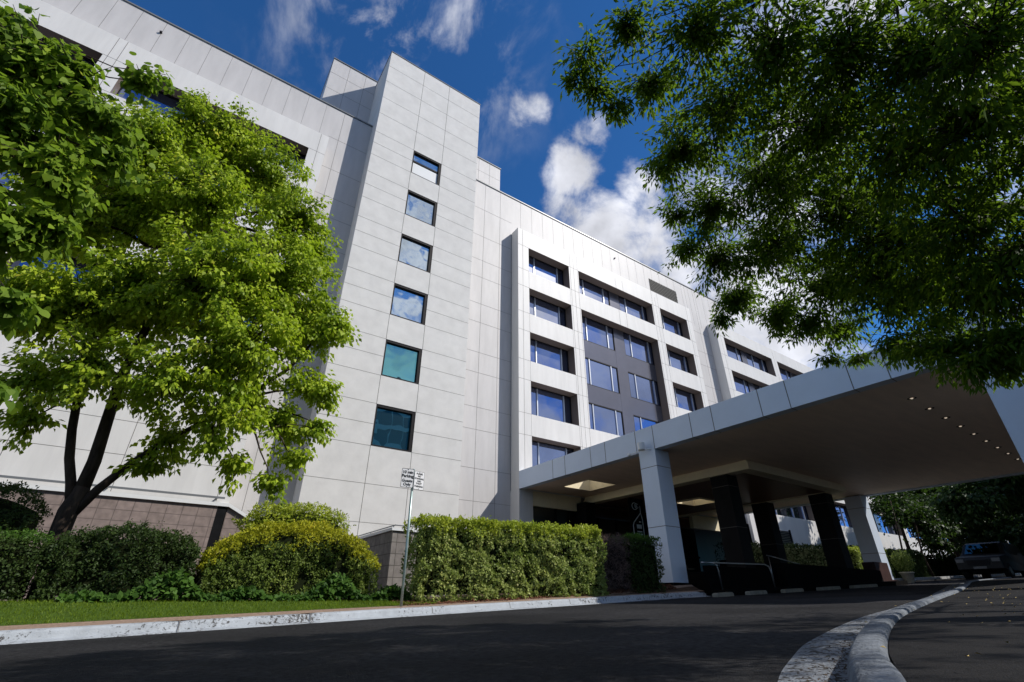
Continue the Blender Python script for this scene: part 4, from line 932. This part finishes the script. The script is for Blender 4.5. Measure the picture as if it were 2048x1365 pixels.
mb.build('grille',M['frame_black'],car)
mb=MB(); mb.box(CX-.03,CX+.0,CY-.26,CY+.26,g+.45,g+.56); mb.build('number_plate',M['car_lamp'],car)

# building across the road: seen only as reflections in the glass
ob=thing('office_building','teal glazed office block across the road, mirrored in the tower windows','building',(10,-48,-.4))
mb=MB(); mb.box(-25,48,-60,-48,-.4,38,0)
for z in np.arange(3.2,38,3.6): mb.box(-25.1,48.1,-48.1,-47.9,z,z+1.1,1)
for x in np.arange(-24,48,3.0): mb.box(x-.12,x+.12,-48.06,-47.95,0,38,1)
mb.build('facade',[mat('office_glazing',(.05,.17,.20),.3,.5),M['panel']],ob)

# ------------------------------------------------------------------ camera
M3=[(0.563589,-0.826050,0.002628),(0,0,0),(0,0,0)]
f=958.33; yaw,pt_,rl=math.radians(55.693),math.radians(28.628),math.radians(.1716)
def camv(v):
    a,b,c=v; ff=b*math.cos(pt_)+c*math.sin(pt_); u=-b*math.sin(pt_)+c*math.cos(pt_); x,d=a,-u
    return (x*math.cos(rl)-d*math.sin(rl), x*math.sin(rl)+d*math.cos(rl), ff)
cy,sy=math.cos(yaw),math.sin(yaw)
cols=[camv((sy,cy,0)),camv((-cy,sy,0)),camv((0,0,1))]   # world axes in (right,down,fwd)
right=V([c[0] for c in cols]); down=V([c[1] for c in cols]); fwd=V([c[2] for c in cols])
Rm=Matrix((right,-down,-fwd)).transposed().to_4x4()
cam=bpy.data.cameras.new('camera'); co=bpy.data.objects.new('camera',cam); C.objects.link(co)
co.matrix_world=Rm; cam.sensor_width=36; cam.lens=f*36/2048; cam.clip_end=3000; cam.clip_start=.05
bpy.context.scene.camera=co

# ------------------------------------------------------------------ light
S=V((1.04,-1.0,1.33)).normalized()
sun=bpy.data.lights.new('sun','SUN'); sun.energy=4.7; sun.angle=math.radians(.5); sun.color=(1,.955,.89)
so=bpy.data.objects.new('sun',sun); C.objects.link(so); so.rotation_euler=S.to_track_quat('Z','Y').to_euler()
w=bpy.data.worlds.new('World'); bpy.context.scene.world=w; w.use_nodes=True; nt=w.node_tree; N=nt.nodes; L=nt.links
for n_ in list(N): N.remove(n_)
out=N.new('ShaderNodeOutputWorld'); bg=N.new('ShaderNodeBackground'); bg.inputs['Strength'].default_value=.118; L.new(bg.outputs[0],out.inputs[0])
sk=N.new('ShaderNodeTexSky'); sk.sky_type='NISHITA'; sk.sun_disc=False; sk.sun_elevation=math.asin(S.z); sk.sun_rotation=math.atan2(S.x,S.y)
sk.air_density=1.0; sk.dust_density=.25; sk.ozone_density=4.0; sk.altitude=600
tint=N.new('ShaderNodeMix'); tint.data_type='RGBA'; tint.blend_type='MULTIPLY'; tint.inputs[0].default_value=1; L.new(sk.outputs[0],tint.inputs[6]); tint.inputs[7].default_value=(.30,.74,1.12,1)
tc=N.new('ShaderNodeTexCoord')
def math_(op,a,b=None,c=None):
    m=N.new('ShaderNodeMath'); m.operation=op
    for i,v in enumerate((a,b,c)):
        if v is None: continue
        if isinstance(v,(int,float)): m.inputs[i].default_value=v
        else: L.new(v,m.inputs[i])
    return m.outputs[0]
nz=N.new('ShaderNodeTexNoise'); nz.inputs['Scale'].default_value=7; nz.inputs['Detail'].default_value=12; nz.inputs['Roughness'].default_value=.62; nz.inputs['Distortion'].default_value=.25
L.new(tc.outputs['Generated'],nz.inputs['Vector'])
def blob(d,r,wt):
    v=N.new('ShaderNodeVectorMath'); v.operation='DISTANCE'; L.new(tc.outputs['Generated'],v.inputs[0]); v.inputs[1].default_value=d
    m=N.new('ShaderNodeMapRange'); m.interpolation_type='SMOOTHSTEP'; m.inputs[1].default_value=r*1.35; m.inputs[2].default_value=r*.15; m.inputs[3].default_value=0; m.inputs[4].default_value=wt; L.new(v.outputs['Value'],m.inputs[0]); return m.outputs[0]
CL=[(.563,.513,.648,.11,.66),(.502,.531,.683,.07,.36),(.63,.46,.625,.10,.46),(.475,.479,.738,.065,.50),(.341,.476,.81,.045,.34),(.25,-.69,.68,.09,.45),(.28,-.76,.59,.07,.5),(.29,-.80,.53,.05,.5),(.36,.455,.812,.035,.34),(.464,.413,.784,.05,.36),(.567,.42,.708,.055,.42),(.79,.371,.489,.17,.42),(.85,.309,.426,.15,.40),(.663,.348,.663,.07,.30),(.7,.44,.56,.10,.40),(.73,-.021,.684,.30,.34),(.6,.1,.79,.16,.28),(.75,.2,.62,.18,.34)]
acc=None
for c in CL:
    o_=blob(c[:3],c[3],c[4]); acc=o_ if acc is None else math_('MAXIMUM',acc,o_)
# large-scale cover so the rest of the sky (and reflections) has scattered cloud
nb=N.new('ShaderNodeTexNoise'); nb.inputs['Scale'].default_value=2.2; nb.inputs['Detail'].default_value=3; L.new(tc.outputs['Generated'],nb.inputs['Vector'])
sepd=N.new('ShaderNodeSeparateXYZ'); L.new(tc.outputs['Generated'],sepd.inputs[0])
south=N.new('ShaderNodeMapRange'); south.inputs[1].default_value=.15; south.inputs[2].default_value=-.25; L.new(sepd.outputs[1],south.inputs[0])
bigc=math_('MULTIPLY',math_('MULTIPLY',math_('SUBTRACT',nb.outputs['Fac'],.47),4.5),south.outputs[0])
bigc=math_('MINIMUM',math_('MAXIMUM',bigc,0),.50)
acc=math_('MAXIMUM',acc,bigc)
dens=math_('SUBTRACT',math_('ADD',acc,math_('MULTIPLY',math_('SUBTRACT',nz.outputs['Fac'],.5),1.5)),.10)
cm_=N.new('ShaderNodeMapRange'); cm_.interpolation_type='SMOOTHSTEP'; cm_.inputs[1].default_value=.02; cm_.inputs[2].default_value=.42; L.new(dens,cm_.inputs[0])
gate=N.new('ShaderNodeMapRange'); gate.inputs[1].default_value=0; gate.inputs[2].default_value=.12; L.new(acc,gate.inputs[0])
puff=math_('MULTIPLY',cm_.outputs[0],gate.outputs[0])
# high wisps: stretched noise near the top of the picture
mp=N.new('ShaderNodeMapping'); mp.inputs['Rotation'].default_value=(0,0,math.radians(25)); mp.inputs['Scale'].default_value=(5.5,4.2,2.6); L.new(tc.outputs['Generated'],mp.inputs['Vector'])
nw=N.new('ShaderNodeTexNoise'); nw.inputs['Scale'].default_value=1.6; nw.inputs['Detail'].default_value=10; nw.inputs['Roughness'].default_value=.6; nw.inputs['Distortion'].default_value=.35; L.new(mp.outputs[0],nw.inputs['Vector'])
wm=blob((.12,.50,.86),.24,1.0)
ww=N.new('ShaderNodeMapRange'); ww.interpolation_type='SMOOTHSTEP'; ww.inputs[1].default_value=.44; ww.inputs[2].default_value=.74; ww.inputs[4].default_value=.85; L.new(nw.outputs['Fac'],ww.inputs[0])
wisp=math_('MULTIPLY',ww.outputs[0],wm)
hot=math_('MULTIPLY',blob((.095,.49,.866),.085,.8),ww.outputs[0])
cloud=math_('MINIMUM',math_('ADD',math_('ADD',puff,wisp),hot),1)
shade=N.new('ShaderNodeMapRange'); shade.inputs[1].default_value=.3; shade.inputs[2].default_value=.7; shade.inputs[3].default_value=.55; shade.inputs[4].default_value=1.0
n3=N.new('ShaderNodeTexNoise'); n3.inputs['Scale'].default_value=11; n3.inputs['Detail'].default_value=6; L.new(tc.outputs['Generated'],n3.inputs['Vector']); L.new(n3.outputs['Fac'],shade.inputs[0])
cc=N.new('ShaderNodeVectorMath'); cc.operation='SCALE'; cc.inputs[0].default_value=(8.0,8.2,9.0); L.new(shade.outputs[0],cc.inputs['Scale'])
mx=N.new('ShaderNodeMix'); mx.data_type='RGBA'; L.new(cloud,mx.inputs[0]); L.new(tint.outputs[2],mx.inputs[6]); L.new(cc.outputs[0],mx.inputs[7])
L.new(mx.outputs[2],bg.inputs['Color'])
sc=bpy.context.scene; sc.view_settings.view_transform='Standard'; sc.view_settings.look='None'; sc.view_settings.exposure=0; sc.view_settings.gamma=1
sc.cycles.max_bounces=6; sc.cycles.transparent_max_bounces=4; sc.cycles.use_denoising=True
